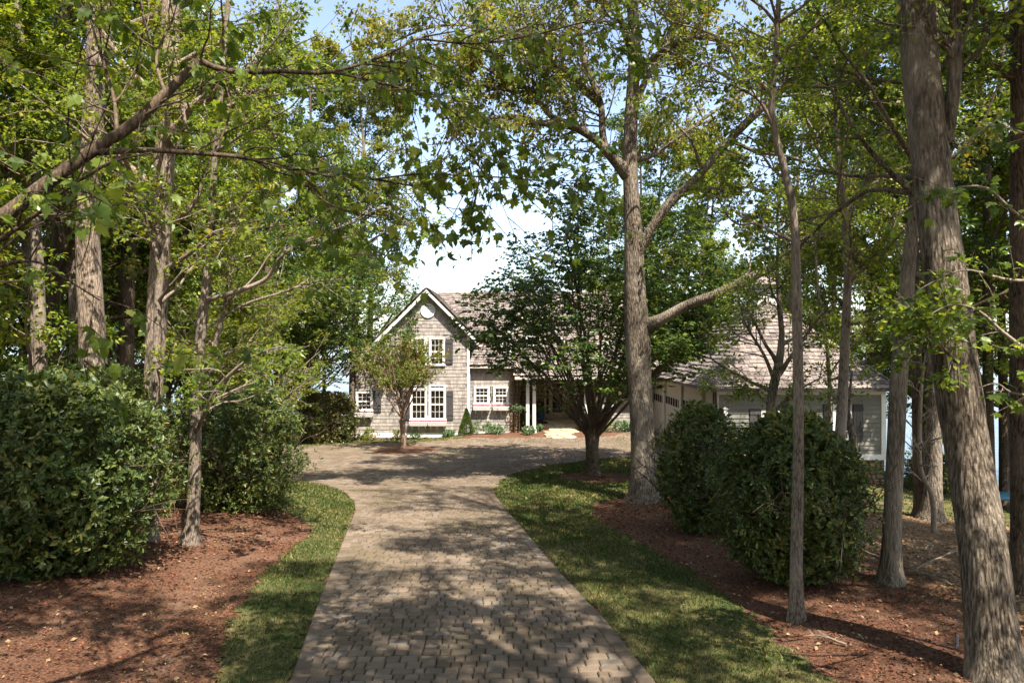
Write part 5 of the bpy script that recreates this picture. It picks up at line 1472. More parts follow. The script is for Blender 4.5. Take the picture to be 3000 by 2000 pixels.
limR = {
    301: [trace([(1772, 285, 9.0, 9), (1745, 225, 8.9, 7), (1700, 200, 8.8, 6), (1640, 185, 8.7, 4), (1560, 180, 8.5, 2)]),
          trace([(1824, 555, 9.0, 9), (1790, 535, 9.1, 7), (1740, 525, 9.3, 6), (1690, 510, 9.5, 5), (1640, 440, 9.7, 3)]),
          trace([(1808, 415, 9.0, 7), (1770, 370, 9.2, 5), (1730, 330, 9.4, 4), (1690, 300, 9.6, 2)]),
          trace([(1775, 230, 9.0, 8), (1810, 180, 9.1, 6), (1860, 120, 9.2, 4)])],
    302: [trace([(1946, 745, 13.2, 10), (1985, 735, 13, 7), (2040, 725, 12.8, 6), (2090, 712, 12.6, 3)]),
          trace([(1944, 500, 13.2, 12), (1975, 440, 13.2, 9), (2010, 380, 13.2, 7), (2060, 330, 13.2, 4)]),
          trace([(1955, 570, 13.2, 8), (2000, 600, 13.0, 5), (2060, 560, 12.8, 3)])],
    303: [],
    305: [trace([(2168, 330, 7.65, 38), (2178, 200, 7.6, 34), (2192, 80, 7.6, 30), (2212, -60, 7.6, 26), (2240, -300, 7.5, 16)]),
          trace([(2196, 830, 7.2, 10), (2165, 800, 7.0, 8), (2140, 760, 6.9, 5), (2120, 740, 6.85, 3)])],
    306: [trace([(2338, 180, 10.2, 10), (2290, 170, 10.1, 8), (2250, 180, 10, 6), (2190, 190, 9.9, 3)])],
    311: [trace([(1790, 860, 15, 12), (1830, 800, 14.8, 8), (1870, 740, 14.6, 6), (1920, 680, 14.5, 3)]),
          trace([(1782, 880, 15, 11), (1750, 810, 15.2, 8), (1715, 740, 15.3, 6), (1690, 660, 15.4, 3)]),
          trace([(1772, 950, 15, 9), (1830, 900, 14.7, 6), (1890, 870, 14.4, 3)]),
          trace([(1770, 930, 15, 9), (1720, 900, 14.8, 5), (1660, 885, 14.6, 3)])],
}
crownR = {
    301: dict(t0=.60, n1=14, len1=2.6, n2=7, n3=7, nleaf=7, size=.08),
    302: dict(t0=.45, n1=12, len1=2.6, n2=7, n3=7, nleaf=8, size=.085),
    303: dict(t0=.7, n1=4, len1=.6, n2=3, n3=3, nleaf=4, size=.08, kind='lobe'),
    304: dict(t0=.42, n1=16, len1=3.2, n2=7, n3=7, nleaf=8, size=.085),
    305: dict(t0=.60, n1=17, len1=4.8, n2=7, n3=7, nleaf=8, size=.09),
    306: dict(twigwood=False, t0=.35, n1=14, len1=3.2, n2=7, n3=7, nleaf=8, size=.085),
    307: dict(twigwood=False, t0=.22, n1=18, len1=4.0, n2=8, n3=7, nleaf=9, size=.10),
    308: dict(twigwood=False, t0=.24, n1=18, len1=4.0, n2=8, n3=7, nleaf=9, size=.10),
    309: dict(twigwood=False, t0=.14, n1=18, len1=4.2, n2=7, n3=7, nleaf=9, size=.13),
    310: dict(twigwood=False, t0=.16, n1=18, len1=4.2, n2=7, n3=7, nleaf=9, size=.13),
    311: dict(t0=.30, n1=12, len1=2.2, n2=7, n3=6, nleaf=7, size=.080),
    312: dict(t0=.35, n1=12, len1=1.8, n2=6, n3=6, nleaf=7, size=.085),
}
for lab, t_, bk, lf, top, sd in right_specs:
    T_ = trace(t_)
    tr = [(T_[0][0], T_[0][1], float(H(T_[0][0], T_[0][1])) - .15, T_[0][3])] + [q for q in T_[1:] if q[2] > float(H(T_[0][0], T_[0][1])) + .3]
    tr = ext(tr, top, 0.03, 3, 0.25, sd) if tr[-1][2] < top - .5 else tr
    big = sd == 305
    make_tree('woodland_tree', lab, 'tree', tr, M[bk], M[lf], sd, limR.get(sd, ()), crownR[sd], 'woodland trees right of the driveway', S=26 if big else 14, K=110 if big else None, rough=0.03 if big else 0.04)

# bare crooked snag in front of the lake slope
sx_, sy_ = G(2736, 1562)
snag = [(sx_, sy_, float(H(sx_, sy_)) - .1, .075)] + trace([(2145, 1190, sy_, 12), (2138, 1130, sy_, 11), (2118, 1090, sy_, 11), (2112, 1000, sy_, 9), (2116, 900, sy_, 7), (2122, 840, sy_, 4)])
r_ = thing('bare_sapling', 'thin bare crooked dead sapling in the leaf litter near the lake slope', 'tree', snag[0][:3])
v, f, pc, pr = trunk_tube(snag, 24, 8, 3, False, .05); MB().add(v, f).build('trunk', M['stick'], r_, True)
g_ = np.random.default_rng(77)
pos, d, rad, plen, t = branch_off(pc[None], pr[None], 16, .25, 1, 60, 15, g_)
P2, R2 = grow(pos, d, g_.uniform(.4, 1.1, 16), rad * .5, .004, 7, .25, .05, g_)
wb_ = MB(); v, f = tubes(P2, R2, 4); wb_.add(v, f)
pos, d, rad, plen, t = branch_off(P2, R2, 5, .2, 1, 55, 15, g_)
P3, R3 = grow(pos, d, g_.uniform(.2, .5, len(t)), rad * .6, .002, 5, .25, 0, g_)
v, f = tubes(P3, R3, 3); wb_.add(v, f); wb_.build('twigs', M['stick'], r_, True)

# --- yellow-green maple behind the clipped left holly
tx, ty = -9.2, 22.5; tz = float(H(tx, ty))
make_tree('spreading_maple', 'low spreading yellow-green maple with pale bare twigs left of the court', 'tree',
          [(tx, ty, tz - .1, .12), (tx + .1, ty, tz + .9, .10), (tx + .3, ty, tz + 2.0, .08), (tx + .6, ty, tz + 3.4, .05), (tx + .8, ty, tz + 5.6, .02)], M['bark_pale'], M['leaf_yellow'], 401, (),
          dict(t0=.30, n1=24, len1=3.1, ang=62, n2=9, n3=8, nleaf=9, size=.095, kind='lobe', up=.06, flat=.8, shape=.5, side=(.6, -.2, .2)), S=10)

# --- woods: shared crowns, every tree a thing of its own
def template(seed, height, r0, cr, leafm, bark, nleaf=13, size=.175, t0=.18, n1=28, n2=9, n3=9):
    g0 = np.random.default_rng(seed)
    path = [(0, 0, -.4, r0 * 1.1), (0, 0, height * .15, r0 * .9), (g0.normal(0, .2), g0.normal(0, .2), height * .4, r0 * .7), (g0.normal(0, .4), g0.normal(0, .4), height * .7, r0 * .4), (g0.normal(0, .5), g0.normal(0, .5), height, .03)]
    root = make_tree('forest_tree', '', 'tree', path, bark, leafm, seed, (), dict(t0=t0, n1=n1, len1=cr, n2=n2, n3=n3, nleaf=nleaf, size=size, shape=.5, droop=.4, ntilt=.6, twigwood=False), S=9)
    root.name = 'forest_tree'
    return root
tpl = [template(501, 21, .22, 5.2, M['leaf_forest'], M['bark_dark']),
       template(502, 18, .18, 4.6, M['leaf_yellow'], M['bark_pale'], t0=.12),
       template(503, 23, .26, 5.6, M['leaf_hornbeam'], M['bark_dark'], t0=.10),
       template(504, 13, .12, 3.8, M['leaf_forest'], M['bark_grey'], t0=.06, n1=28, n2=8, n3=8, size=.15),
       template(505, 22, .24, 5.0, M['leaf_oak'], M['bark_oak'], t0=.25),
       template(506, 19, .20, 5.0, M['leaf_forest'], M['bark_grey'], nleaf=8, size=.150, t0=.42, n1=24, n2=8, n3=9),
       template(507, 17, .20, 4.6, M['leaf_yellow'], M['bark_grey'], nleaf=7, size=.145, t0=.45, n1=23, n2=8, n3=9)]
# lighter crowns standing beside and behind the viewer, only their high canopy matters
def place(i, x, y, s, rz, label, group):
    src = tpl[i]
    o = src.copy(); COL.objects.link(o)
    o.matrix_basis = Matrix.Translation((x, y, float(H(x, y)))) @ Matrix.Rotation(rz, 4, 'Z') @ Matrix.Scale(s, 4)
    o['label'] = label; o['group'] = group
    for ch in src.children:
        c = ch.copy(); COL.objects.link(c); c.parent = o; c.matrix_parent_inverse = Matrix.Identity(4)
    return o
g_ = np.random.default_rng(99)
kinds = ['tall green forest tree', 'yellow-green forest tree', 'dark dense forest tree', 'low bushy green tree', 'brownish budding oak', 'open-crowned green tree', 'open-crowned yellow-green tree']
left_pos = [(-13.5, 20, 0), (-16, 25.5, 2), (-11.8, 26.5, 3), (-19, 21, 1), (-22, 29, 0), (-15.5, 33, 1), (-11.6, 38.5, 2), (-26, 36, 2), (-19, 40, 0), (-32, 30, 1), (-14, 14.5, 1), (-24, 46, 3), (-36, 42, 0),
            (-12.3, 17.5, 3), (-17, 17.5, 3), (-21.5, 24.5, 3), (-9.5, 45, 2), (-29, 50, 2), (-17.5, 29.5, 3), (-14.8, 36.5, 3), (-26, 27.5, 3), (-20, 35, 1), (-33, 37, 3), (-14.5, 23, 4), (-11, 40, 3), (-13.2, 29, 1), (-18, 46, 0), (-24.5, 41, 4), (-30, 45, 3), (-15.2, 30.2, 3), (-18.5, 32.5, 3), (-30, 34, 3), (-38, 48, 2), (-12.6, 34.8, 0), (-9.9, 42.5, 4)]
right_pos = [(18.0, 20.5, 0), (17.5, 27, 2), (16, 33, 0), (21, 24, 1), (15.4, 38, 1), (24.5, 30, 0), (20.5, 34.5, 2), (13.8, 47, 0), (20, 42, 0), (9.5, 50, 2), (28.5, 36, 1), (17.2, 47, 3), (19.8, 18.5, 0), (26, 24, 2), (6.0, 48.5, 3),
             (15.2, 29, 1), (18.7, 31, 4), (23, 38, 1), (12, 44, 1), (25.5, 42, 3), (31, 30, 0), (11.2, 52, 0), (21, 29, 0)]
shade_pos = [(-6.5, -3, 5), (6.5, -5, 6), (1.5, -8.5, 5), (11.5, 2.5, 5), (-11, 3, 6), (-2.5, -14, 5), (10, -10, 6), (-10.5, 9.5, 5), (12.5, 9, 6), (4.6, -1.0, 6), (8.6, 5.0, 5), (1.0, -3.5, 6), (14, -3, 5), (-1.5, -6, 6), (-3.7, 1.6, 5), (3.9, 2.4, 6), (9.8, 6.0, 6)]
back_pos = [(-8, -14, 0), (-13, -9, 2), (-17, -2, 0), (8, -15, 2), (13, -12, 0), (17, -6, 2), (-5, -21, 2), (5, -22, 0), (-12, -20, 1), (12, -21, 1), (0.5, -29, 2), (-9, -29, 0), (9, -30, 2), (18, 3, 0), (-18, 7, 2), (-20, -12, 3), (20, -14, 3), (-16.5, 11.5, 0)]
ORD = 'first second third fourth fifth sixth seventh eighth ninth tenth eleventh twelfth thirteenth fourteenth fifteenth sixteenth seventeenth eighteenth nineteenth twentieth twenty-first twenty-second twenty-third twenty-fourth twenty-fifth twenty-sixth twenty-seventh twenty-eighth twenty-ninth thirtieth thirty-first thirty-second thirty-third thirty-fourth thirty-fifth thirty-sixth'.split()
def rank(lst):
    o = sorted(range(len(lst)), key=lambda k: lst[k][0] / abs(lst[k][1]))
    r = [0] * len(lst)
    for n_, k in enumerate(o): r[k] = n_
    return r
for k, (x, y, i) in enumerate(left_pos):
    place(i, x, y, g_.uniform(.85, 1.12), g_.uniform(0, 6.28), kinds[i] + ', ' + ORD[rank(left_pos)[k]] + ' from the left in the woods left of the house', 'forest trees in the woods left of the house')
for k, (x, y, i) in enumerate(right_pos):
    place(i, x, y, g_.uniform(.85, 1.12), g_.uniform(0, 6.28), kinds[i] + ', ' + ORD[rank(right_pos)[k]] + ' from the left in the woods beyond the garage', 'forest trees in the woods beyond the garage')
for k, (x, y, i) in enumerate(back_pos):
    place(i, x, y, g_.uniform(.9, 1.1), g_.uniform(0, 6.28), kinds[i] + ', ' + ORD[rank(back_pos)[k]] + ' along the wooded approach behind the viewpoint', 'forest trees behind the viewpoint')
sp = sorted(shade_pos)
for (x, y, i) in shade_pos:
    place(i, x, y, g_.uniform(.9, 1.1), g_.uniform(0, 6.28), kinds[i] + ' arching over the near driveway, ' + ORD[sp.index((x, y, i))] + ' from the left', 'canopy trees shading the near driveway')
for t_ in tpl:      # the originals give their place to the copies
    for ch in list(t_.children): bpy.data.objects.remove(ch)
    bpy.data.objects.remove(t_)

# ------------------------------------------------------------------ near maple arching in from the left
mroot = thing('maple_tree', 'near maple arching a forked limb and large lobed leaves in from the left', 'tree', (-5.9, 4.6, float(H(-5.9, 4.6))))
bz = float(H(-5.9, 4.6))
v, f, pc, pr = trunk_tube([(-5.9, 4.6, bz - .1, .17), (-5.85, 4.6, bz + 1.5, .14), (-5.7, 4.6, bz + 3.0, .12), (-5.7, 4.5, bz + 5, .10), (-5.4, 4.3, bz + 9, .07), (-5.2, 4.2, bz + 13, .03)], 40, 14, 9, True, .04)
MB().add(v, f).build('trunk', M['bark_dark'], mroot, True)
mlimbs = [trace(a) for a in [
    [(-480, 760, 4.5, 42), (-150, 590, 4.5, 36), (10, 495, 4.6, 34), (120, 412, 4.7, 30), (215, 345, 4.8, 27), (300, 290, 4.9, 25), (380, 215, 5.0, 22), (460, 140, 5.1, 17)],
    [(460, 140, 5.1, 15), (500, 158, 5.15, 13), (570, 165, 5.2, 12), (650, 164, 5.3, 10), (740, 168, 5.4, 9), (820, 150, 5.6, 7), (900, 120, 5.8, 6), (960, 90, 6.0, 4), (1060, 70, 6.2, 3)],
    [(225, 350, 4.8, 17), (330, 345, 4.85, 13), (450, 352, 4.95, 11), (560, 362, 5.1, 9), (660, 385, 5.3, 7), (760, 405, 5.5, 6), (860, 412, 5.7, 5), (960, 430, 5.9, 3)],
    [(-60, 590, 4.5, 12), (60, 510, 4.45, 10), (160, 430, 4.4, 8), (260, 372, 4.4, 6), (350, 350, 4.4, 3)],
    [(270, 320, 4.9, 10), (262, 230, 5.1, 8), (230, 120, 5.3, 6), (200, 20, 5.5, 4)],
    [(380, 220, 5.0, 8), (360, 130, 5.1, 6), (400, 40, 5.2, 4)],
    [(760, 165, 5.45, 6), (870, 190, 5.6, 5), (1000, 230, 5.8, 4), (1100, 300, 6.0, 3), (1200, 330, 6.1, 2)],
    [(960, 90, 6.0, 5), (1100, 100, 6.0, 5), (1230, 80, 6.1, 4), (1360, 50, 6.2, 3), (1480, 60, 6.3, 2)],
    [(860, 412, 5.7, 5), (960, 400, 5.8, 4), (1080, 405, 5.9, 4), (1190, 410, 6.0, 3), (1320, 430, 6.1, 2)],
    [(660, 385, 5.3, 5), (760, 470, 5.3, 4), (860, 500, 5.4, 3)],
    [(1000, 230, 5.8, 4), (1080, 350, 5.8, 3), (1160, 470, 5.8, 2)],
    [(-400, 740, 4.0, 20), (-150, 640, 3.9, 12), (0, 610, 3.8, 9), (80, 600, 3.8, 6), (150, 640, 3.8, 4), (230, 690, 3.9, 2)],
]]
g_ = np.random.default_rng(61)
for lm in mlimbs:
    v, f, _, _ = trunk_tube(lm, 26, 10, 8, False, .05)
    MB().add(v, f).build('limb', M['bark_dark'], mroot, True)
Pm = np.array([smooth_path(np.array(l), 14) for l in mlimbs])
# twigs hanging with big leaves
dens = [8, 16, 16, 6, 10, 9, 16, 18, 18, 8, 10, 6]
pos, d, rad, ids = [], [], [], []
for k, nn in enumerate(dens):
    a = branch_off(Pm[k:k + 1, :, :3], Pm[k:k + 1, :, 3], nn, .34 if k in (0, 11) else .1, 1, 50, 18, g_, .4)
    pos.append(a[0]); d.append(a[1]); rad.append(a[2])
pos = np.concatenate(pos); d = np.concatenate(d); rad = np.concatenate(rad)
T2, TR2 = grow(pos, d, g_.uniform(.35, .95, len(pos)), np.minimum(rad * .6, .009), .003, 6, .16, -.02, g_)
a = branch_off(T2, TR2, 3, .3, 1, 45, 15, g_, .4)
T3, TR3 = grow(a[0], a[1], g_.uniform(.2, .45, len(a[0])), np.full(len(a[0]), .004), .002, 4, .15, -.03, g_)
tw = MB(); v, f = tubes(T2, TR2, 5); tw.add(v, f); v, f = tubes(T3, TR3, 4); tw.add(v, f)
tw.build('twigs', M['bark_dark'], mroot, True)
a = branch_off(T3, TR3, 4, .1, 1, 60, 18, g_, .3)
b_ = branch_off(T2, TR2, 3, .3, 1, 60, 18, g_, .3)
lp = np.concatenate([a[0], b_[0]]); ld = np.concatenate([a[1], b_[1]])
m = len(lp)
ax = norm(ld * [1, 1, .4] + np.array([0, 0, -1.0]) * g_.uniform(.1, 1.5, (m, 1)))
nr = norm(np.array([0, -.15, 1.0]) + g_.normal(0, .5, (m, 3)))
sz = .082 * g_.uniform(.45, 1.35, (m, 1))
# petioles
tips = lp + norm(ld + [0, 0, -.3]) * g_.uniform(.03, .08, (m, 1))
pt = np.stack([lp, (lp + tips) / 2 + [0, 0, .006], tips], 1)
v, f = tubes(pt, np.full((m, 3), .0013), 3)
MB().add(v, f).build('petioles', M['leaf_maple'], mroot)['kind'] = 'stuff'
X, Y, Z = frames(ax, nr)
lv, lf_ = leaf_shape('maple')
Mx = mat4(tips, X * sz, Y * sz * g_.uniform(.7, 1.1, (m, 1)), Z * sz * g_.uniform(-.6, 3.2, (m, 1)))
vis = (np.abs(tips[:, 0] / tips[:, 1]) < .76) & ((tips[:, 2] - CAMH) / tips[:, 1] < .51)
key = np.linalg.norm(tips - [0, 0, CAMH], axis=1) / sz[:, 0] + np.where(vis, 0, 1000)
pieces('leaf', mroot, Mx, lv, lf_, M['leaf_maple'], 300, 'crown', key)
# the rest of the crown, high above the frame
g2 = np.random.default_rng(62)
pos, d, rad, plen, t = branch_off(pc[None], pr[None], 16, .5, 1, 60, 12, g2, .3)
P1, R1 = grow(pos, d, 3.6 * g2.uniform(.7, 1.2, 16) * (1.3 - t), rad * .5, .008, 8, .12, .05, g2)
a = branch_off(P1, R1, 9, .2, 1, 48, 12, g2, .5); P2, R2 = grow(a[0], a[1], g2.uniform(.6, 1.6, len(a[0])), np.minimum(a[2] * .6, .012), .003, 6, .15, 0, g2)
a = branch_off(P2, R2, 6, .2, 1, 48, 12, g2, .5); P3, R3 = grow(a[0], a[1], g2.uniform(.2, .6, len(a[0])), np.minimum(a[2] * .6, .005), .002, 4, .15, 0, g2)
ub_ = MB()
for p_, r_2, s_ in ((P1, R1, 6), (P2, R2, 4), (P3, R3, 3)): v, f = tubes(p_, r_2, s_); ub_.add(v, f)
ub_.build('upper_branches', M['bark_dark'], mroot, True)
a = branch_off(P3, R3, 5, .1, 1, 55, 15, g2, .5); m = len(a[0]); lb = MB()
leaves(lb, 'lobe', a[0], norm(a[1] + [0, 0, -.5]), norm(g2.normal(0, .5, (m, 3)) + [0, 0, 1]), .11, 0, g2)
lb.build('upper_crown', M['leaf_maple'], mroot)

# second near maple spray, on the right
rr_t = thing('maple_sapling', 'young maple whose bright lobed leaves hang before the leaning right trunk', 'tree', (6.2, 6.0, float(H(6.2, 6.0))))
bz = float(H(6.2, 6.0))
v, f, pc, pr = trunk_tube([(6.2, 6.0, bz - .1, .05), (6.15, 6.0, bz + 1.5, .042), (6.0, 6.05, bz + 3, .035), (5.6, 6.1, bz + 5.0, .025), (5.2, 6.1, bz + 6.8, .012)], 24, 8, 4, True, .03)
MB().add(v, f).build('trunk', M['bark_grey'], rr_t, True)
sp = [trace(a) for a in [
    [(2352 + 140, 900, 6.0, 12), (2300, 760, 6.0, 8), (2240, 710, 6.0, 6), (2180, 700, 6.0, 4), (2140, 720, 6.0, 2)],
    [(2352 + 120, 600, 6.1, 11), (2320, 480, 5.9, 8), (2260, 430, 5.8, 6), (2160, 440, 5.8, 4), (2050, 500, 5.8, 2)],
    [(2352 + 80, 350, 6.1, 9), (2330, 300, 5.9, 7), (2270, 290, 5.8, 5), (2220, 330, 5.8, 3)],
    [(2352 + 130, 900, 6.0, 9), (2320, 900, 5.8, 5), (2280, 880, 5.7, 3), (2250, 890, 5.7, 2)],
    [(2352 + 110, 640, 6.1, 9), (2300, 640, 6.0, 7), (2220, 620, 6.0, 5), (2120, 660, 6.0, 3), (2060, 700, 6.0, 2)]]]
tw = MB(); tips = []; 
for l in sp:
    v, f, _, _ = trunk_tube(l, 20, 6, 3, False, .03); tw.add(v, f)
Pm = np.array([smooth_path(np.array(l), 12) for l in sp])
a = branch_off(Pm[:, :, :3], Pm[:, :, 3], 9, .3, 1, 50, 15, g_, .5)
T2, TR2 = grow(a[0], a[1], g_.uniform(.15, .45, len(a[0])), np.full(len(a[0]), .004), .002, 5, .15, -.02, g_)
v, f = tubes(T2, TR2, 4); tw.add(v, f); tw.build('branches', M['bark_grey'], rr_t, True)
a = branch_off(T2, TR2, 5, .2, 1, 60, 18, g_, .3); m = len(a[0])
ax = norm(a[1] * [1, 1, .4] + np.array([0, 0, -1.0]) * g_.uniform(0, 1.0, (m, 1))); nr = norm(np.array([0, -.2, 1.0]) + g_.normal(0, .4, (m, 3)))
X, Y, Z = frames(ax, nr); sz = .085 * g_.uniform(.6, 1.2, (m, 1))
pieces('leaf', rr_t, mat4(a[0] + ax * .04, X * sz, Y * sz, Z * sz), lv, lf_, M['leaf_maple'], 300, 'crown')

# ------------------------------------------------------------------ broad-leaved evergreen bushes
def bush(name, label, cat, c, rx_, ry_, h, seed, leafm, n_cl, per, size, boxy=.5, group=None, near=250, holes=0.12, kind='holly', core=True):
    g_ = np.random.default_rng(seed)
    z0 = float(H(*c))
    root = thing(name, label, cat, (c[0], c[1], z0), group)
    def surf(u, w):
        """u azimuth, w 0..1 height -> radius factor"""
        prof = np.clip(1 - np.abs(2 * (w * .90 + .02) - .92)**2.6 * .93, 0.02, 1) ** boxy
        b = 1 + .09 * np.sin(3 * u + seed) + .08 * np.sin(5 * u + 9 * w + seed) + .07 * np.sin(9 * u - 13 * w) + .06 * np.sin(14 * w + 2 * u + seed) + .05 * np.sin(17 * u + 6 * w)
        return prof * b
    az = g_.uniform(0, 2 * np.pi, n_cl); w = g_.random(n_cl)**.9 * .97 + .02
    dep = 1 - np.abs(g_.normal(0, holes, n_cl))
    shoot = g_.random(n_cl) < .07
    dep = np.where(shoot, 1 + g_.uniform(.03, .16, n_cl), dep)
    rad = surf(az, w) * dep
    cen = np.stack([c[0] + rx_ * rad * np.cos(az), c[1] + ry_ * rad * np.sin(az), z0 + h * w * g_.uniform(.94, 1.03, n_cl)], 1)
    out = norm(np.stack([np.cos(az), np.sin(az), (w - .45) * 2.0 + .25], 1) + g_.normal(0, .25, (n_cl, 3)))
    m = n_cl * per
    ci = np.repeat(np.arange(n_cl), per)
    rv = g_.normal(0, 1, (m, 3)); o_ = out[ci]
    side = norm(rv - o_ * np.sum(rv * o_, 1, keepdims=True))
    ax = norm(side * g_.uniform(.6, 1.2, (m, 1)) + o_ * g_.uniform(.1, .9, (m, 1)))
    pos = cen[ci] + side * .01 - o_ * g_.uniform(0, .09, (m, 1))
    nr = norm(o_ - ax * np.sum(o_ * ax, 1, keepdims=True) + g_.normal(0, .3, (m, 3)))
    X, Y, Z = frames(ax, nr); sz = size * g_.uniform(.5, 1.35, (m, 1))
    lv_, lff = leaf_shape(kind)
    view = np.array([0, 0, CAMH]) - pos; face = np.sum(norm(view) * o_, 1)
    key = np.linalg.norm(view, axis=1) / sz[:, 0] + np.where((face > .1) & (dep[ci] > .93), 0, 1000) + np.where(np.abs(pos[:, 0] / pos[:, 1]) > .74, 2000, 0)
    pieces('leaf', root, mat4(pos, X * sz, Y * sz, Z * sz), lv_, lff, leafm, near, 'foliage', key)
    if core:
        ns = 26; az2 = g_.uniform(0, 2 * np.pi, ns)
        st = np.stack([c[0] + g_.normal(0, .12 * rx_, ns), c[1] + g_.normal(0, .12 * ry_, ns), np.full(ns, z0 - .05)], 1)
        Pn, Rn = grow(st, np.stack([np.cos(az2) * .55, np.sin(az2) * .55, np.ones(ns)], 1), np.full(ns, h * .85), np.full(ns, .022), .006, 8, .12, .02, g_)
        wd = MB(); v, f = tubes(Pn, Rn, 5); wd.add(v, f)
        a = branch_off(Pn, Rn, 10, .15, 1, 55, 12, g_); P2, R2 = grow(a[0], a[1], g_.uniform(.3, .8, len(a[0])) * min(rx_, 1.2), np.minimum(a[2], .01), .003, 4, .15, 0, g_)
        v, f = tubes(P2, R2, 3); wd.add(v, f)
        wd.build('stems', M['bark_dark'], root, True)
        # inner leaves
        n2 = int(n_cl * per * .3); az = g_.uniform(0, 2 * np.pi, n2); w = g_.random(n2)
        rad = surf(az, w) * np.sqrt(g_.random(n2)) * .88
        ps = np.stack([c[0] + rx_ * rad * np.cos(az), c[1] + ry_ * rad * np.sin(az), z0 + h * w], 1)
        lb = MB(); leaves(lb, 'kite', ps, norm(g_.normal(0, 1, (n2, 3))), norm(g_.normal(0, 1, (n2, 3))), size * 1.8, 0, g_)
        lb.build('inner_foliage', leafm, root)['kind'] = 'stuff'
    return root
GB_ = 'evergreen bushes along the driveway'
bush('evergreen_bush', 'huge glossy evergreen bush filling the lower left corner', 'bush', (-7.15, 10.6), 1.75, 1.5, 2.95, 71, M['leaf_holly'], 2700, 9, .082, .7, GB_, 280)
bush('evergreen_bush', 'broad evergreen bush with rounded sides at the left end of the grass strip', 'bush', (-6.3, 15.8), 1.40, 1.3, 2.75, 72, M['leaf_holly'], 2300, 8, .068, .35, GB_, 250)
bush('evergreen_bush', 'small upright evergreen bush beside the oak trunk', 'bush', (3.95, 14.3), .88, .95, 2.65, 73, M['leaf_holly'], 1500, 8, .068, .85, GB_, 230)
bush('evergreen_bush', 'large dark evergreen bush behind the slim grey right trunk', 'bush', (4.38, 10.7), 1.08, 1.1, 2.55, 74, M['leaf_holly'], 2600, 8, .074, .85, GB_, 280)
bush('evergreen_bush', 'shaded evergreen bush tucked behind the two left bushes', 'bush', (-9.3, 15.0), 1.7, 1.4, 3.2, 75, M['leaf_holly'], 1200, 8, .09, .5, GB_, 60)
bush('evergreen_bush', 'shaded evergreen bush against the left woods', 'bush', (-12.4, 18.2), 2.4, 1.8, 3.4, 76, M['leaf_holly'], 1200, 8, .10, .5, GB_, 40)
bush('evergreen_bush', 'low shrub at the lake slope between two trunks', 'bush', (15.2, 24.5), 1.1, .9, 1.3, 77, M['leaf_holly'], 400, 8, .09, .5, GB_, 20)
bush('variegated_hedge', 'tall sunlit variegated hedge left of the shingled house', 'hedge', (-9.35, 34.25), 1.5, .75, 2.5, 78, M['leaf_hedge'], 2200, 7, .10, .3, None, 100)
bush('evergreen_bush', 'dark evergreen bush behind the left edge of the turning court', 'bush', (-13.9, 30.5), 2.4, 2.0, 3.4, 79, M['leaf_holly'], 800, 8, .10, .4, GB_, 20)

# small foundation plants (photo x, base y, width px, height px)
smalls = [(1083, 1288, 60, 36, 'leaf_myrtle', 'yellow-green bushy shrub below the left shuttered window'),
          (1166, 1286, 52, 36, 'leaf_myrtle', 'yellow-green shrub behind the crape myrtle trunk'),
          (1220, 1286, 38, 26, 'leaf_blue', 'round blue-green shrub under the left of two paired window boxes'),
          (1261, 1284, 32, 22, 'leaf_blue', 'round blue-green shrub under the right of two paired window boxes'),
          (1314, 1279, 34, 21, 'leaf_blue', 'low green mound right of the paired windows'),
          (1413, 1270, 58, 38, 'leaf_blue', 'widest green mound beside the cone-shaped evergreen'),
          (1455, 1271, 40, 26, 'leaf_blue', 'green mound in front of the small flowering dogwood'),
          (1485, 1262, 32, 26, 'leaf_blue', 'green mound at the foot of the brown downspout'),
          (1546, 1258, 56, 50, 'leaf_myrtle', 'feathery tall shrub hiding the white porch columns'),
          (1548, 1272, 40, 24, 'leaf_blue', 'low green mound left of the stone path'),
          (1576, 1262, 28, 20, 'leaf_blue', 'small green mound touching the stone path'),
          (1770, 1266, 50, 52, 'leaf_myrtle', 'yellow-green shrub right of the hornbeam trunk under a window'),
          (1820, 1264, 44, 34, 'leaf_blue', 'green shrub between hornbeam and oak trunks near the house'),
          (1722, 1262, 40, 30, 'leaf_blue', 'green shrub right of the front door')]
for i, (px, py, w, h, lf, lab) in enumerate(smalls):
    x, y = G(px, py)
    sc = y / FPX
    bush('foundation_shrub', lab, 'shrub', (x, y), w * sc / 2, w * sc / 2, h * sc, 80 + i, M[lf], 130, 7, .085, .55, 'small shrubs planted along the house', 0, .1, 'kite', core=False)
# cone evergreen
x, y = G(1367, 1274); z0 = float(H(x, y))
cn = thing('cone_evergreen', 'narrow cone-shaped evergreen at the corner of the gable wall', 'shrub', (x, y, z0))
g_ = np.random.default_rng(95); n = 2600; w = g_.random(n)**1.3; az = g_.uniform(0, 6.28, n); r0 = .38 * (1 - w)**.8 * g_.uniform(.75, 1.08, n) * np.clip(w * 8 + .5, 0, 1)
ps = np.stack([x + r0 * np.cos(az), y + r0 * np.sin(az), z0 + .05 + 1.28 * w], 1)
lb = MB(); leaves(lb, 'kite', ps, norm(np.stack([np.cos(az) * .7, np.sin(az) * .7, np.ones(n)], 1) + g_.normal(0, .3, (n, 3))), norm(g_.normal(0, 1, (n, 3))), .07, 0, g_)
lb.build('foliage', M['leaf_hornbeam'], cn)
v, f, _, _ = trunk_tube([(x, y, z0 - .05, .03), (x, y, z0 + .6, .02), (x, y, z0 + 1.2, .01)], 6, 6, 1, False); MB().add(v, f).build('trunk', M['bark_dark'], cn)
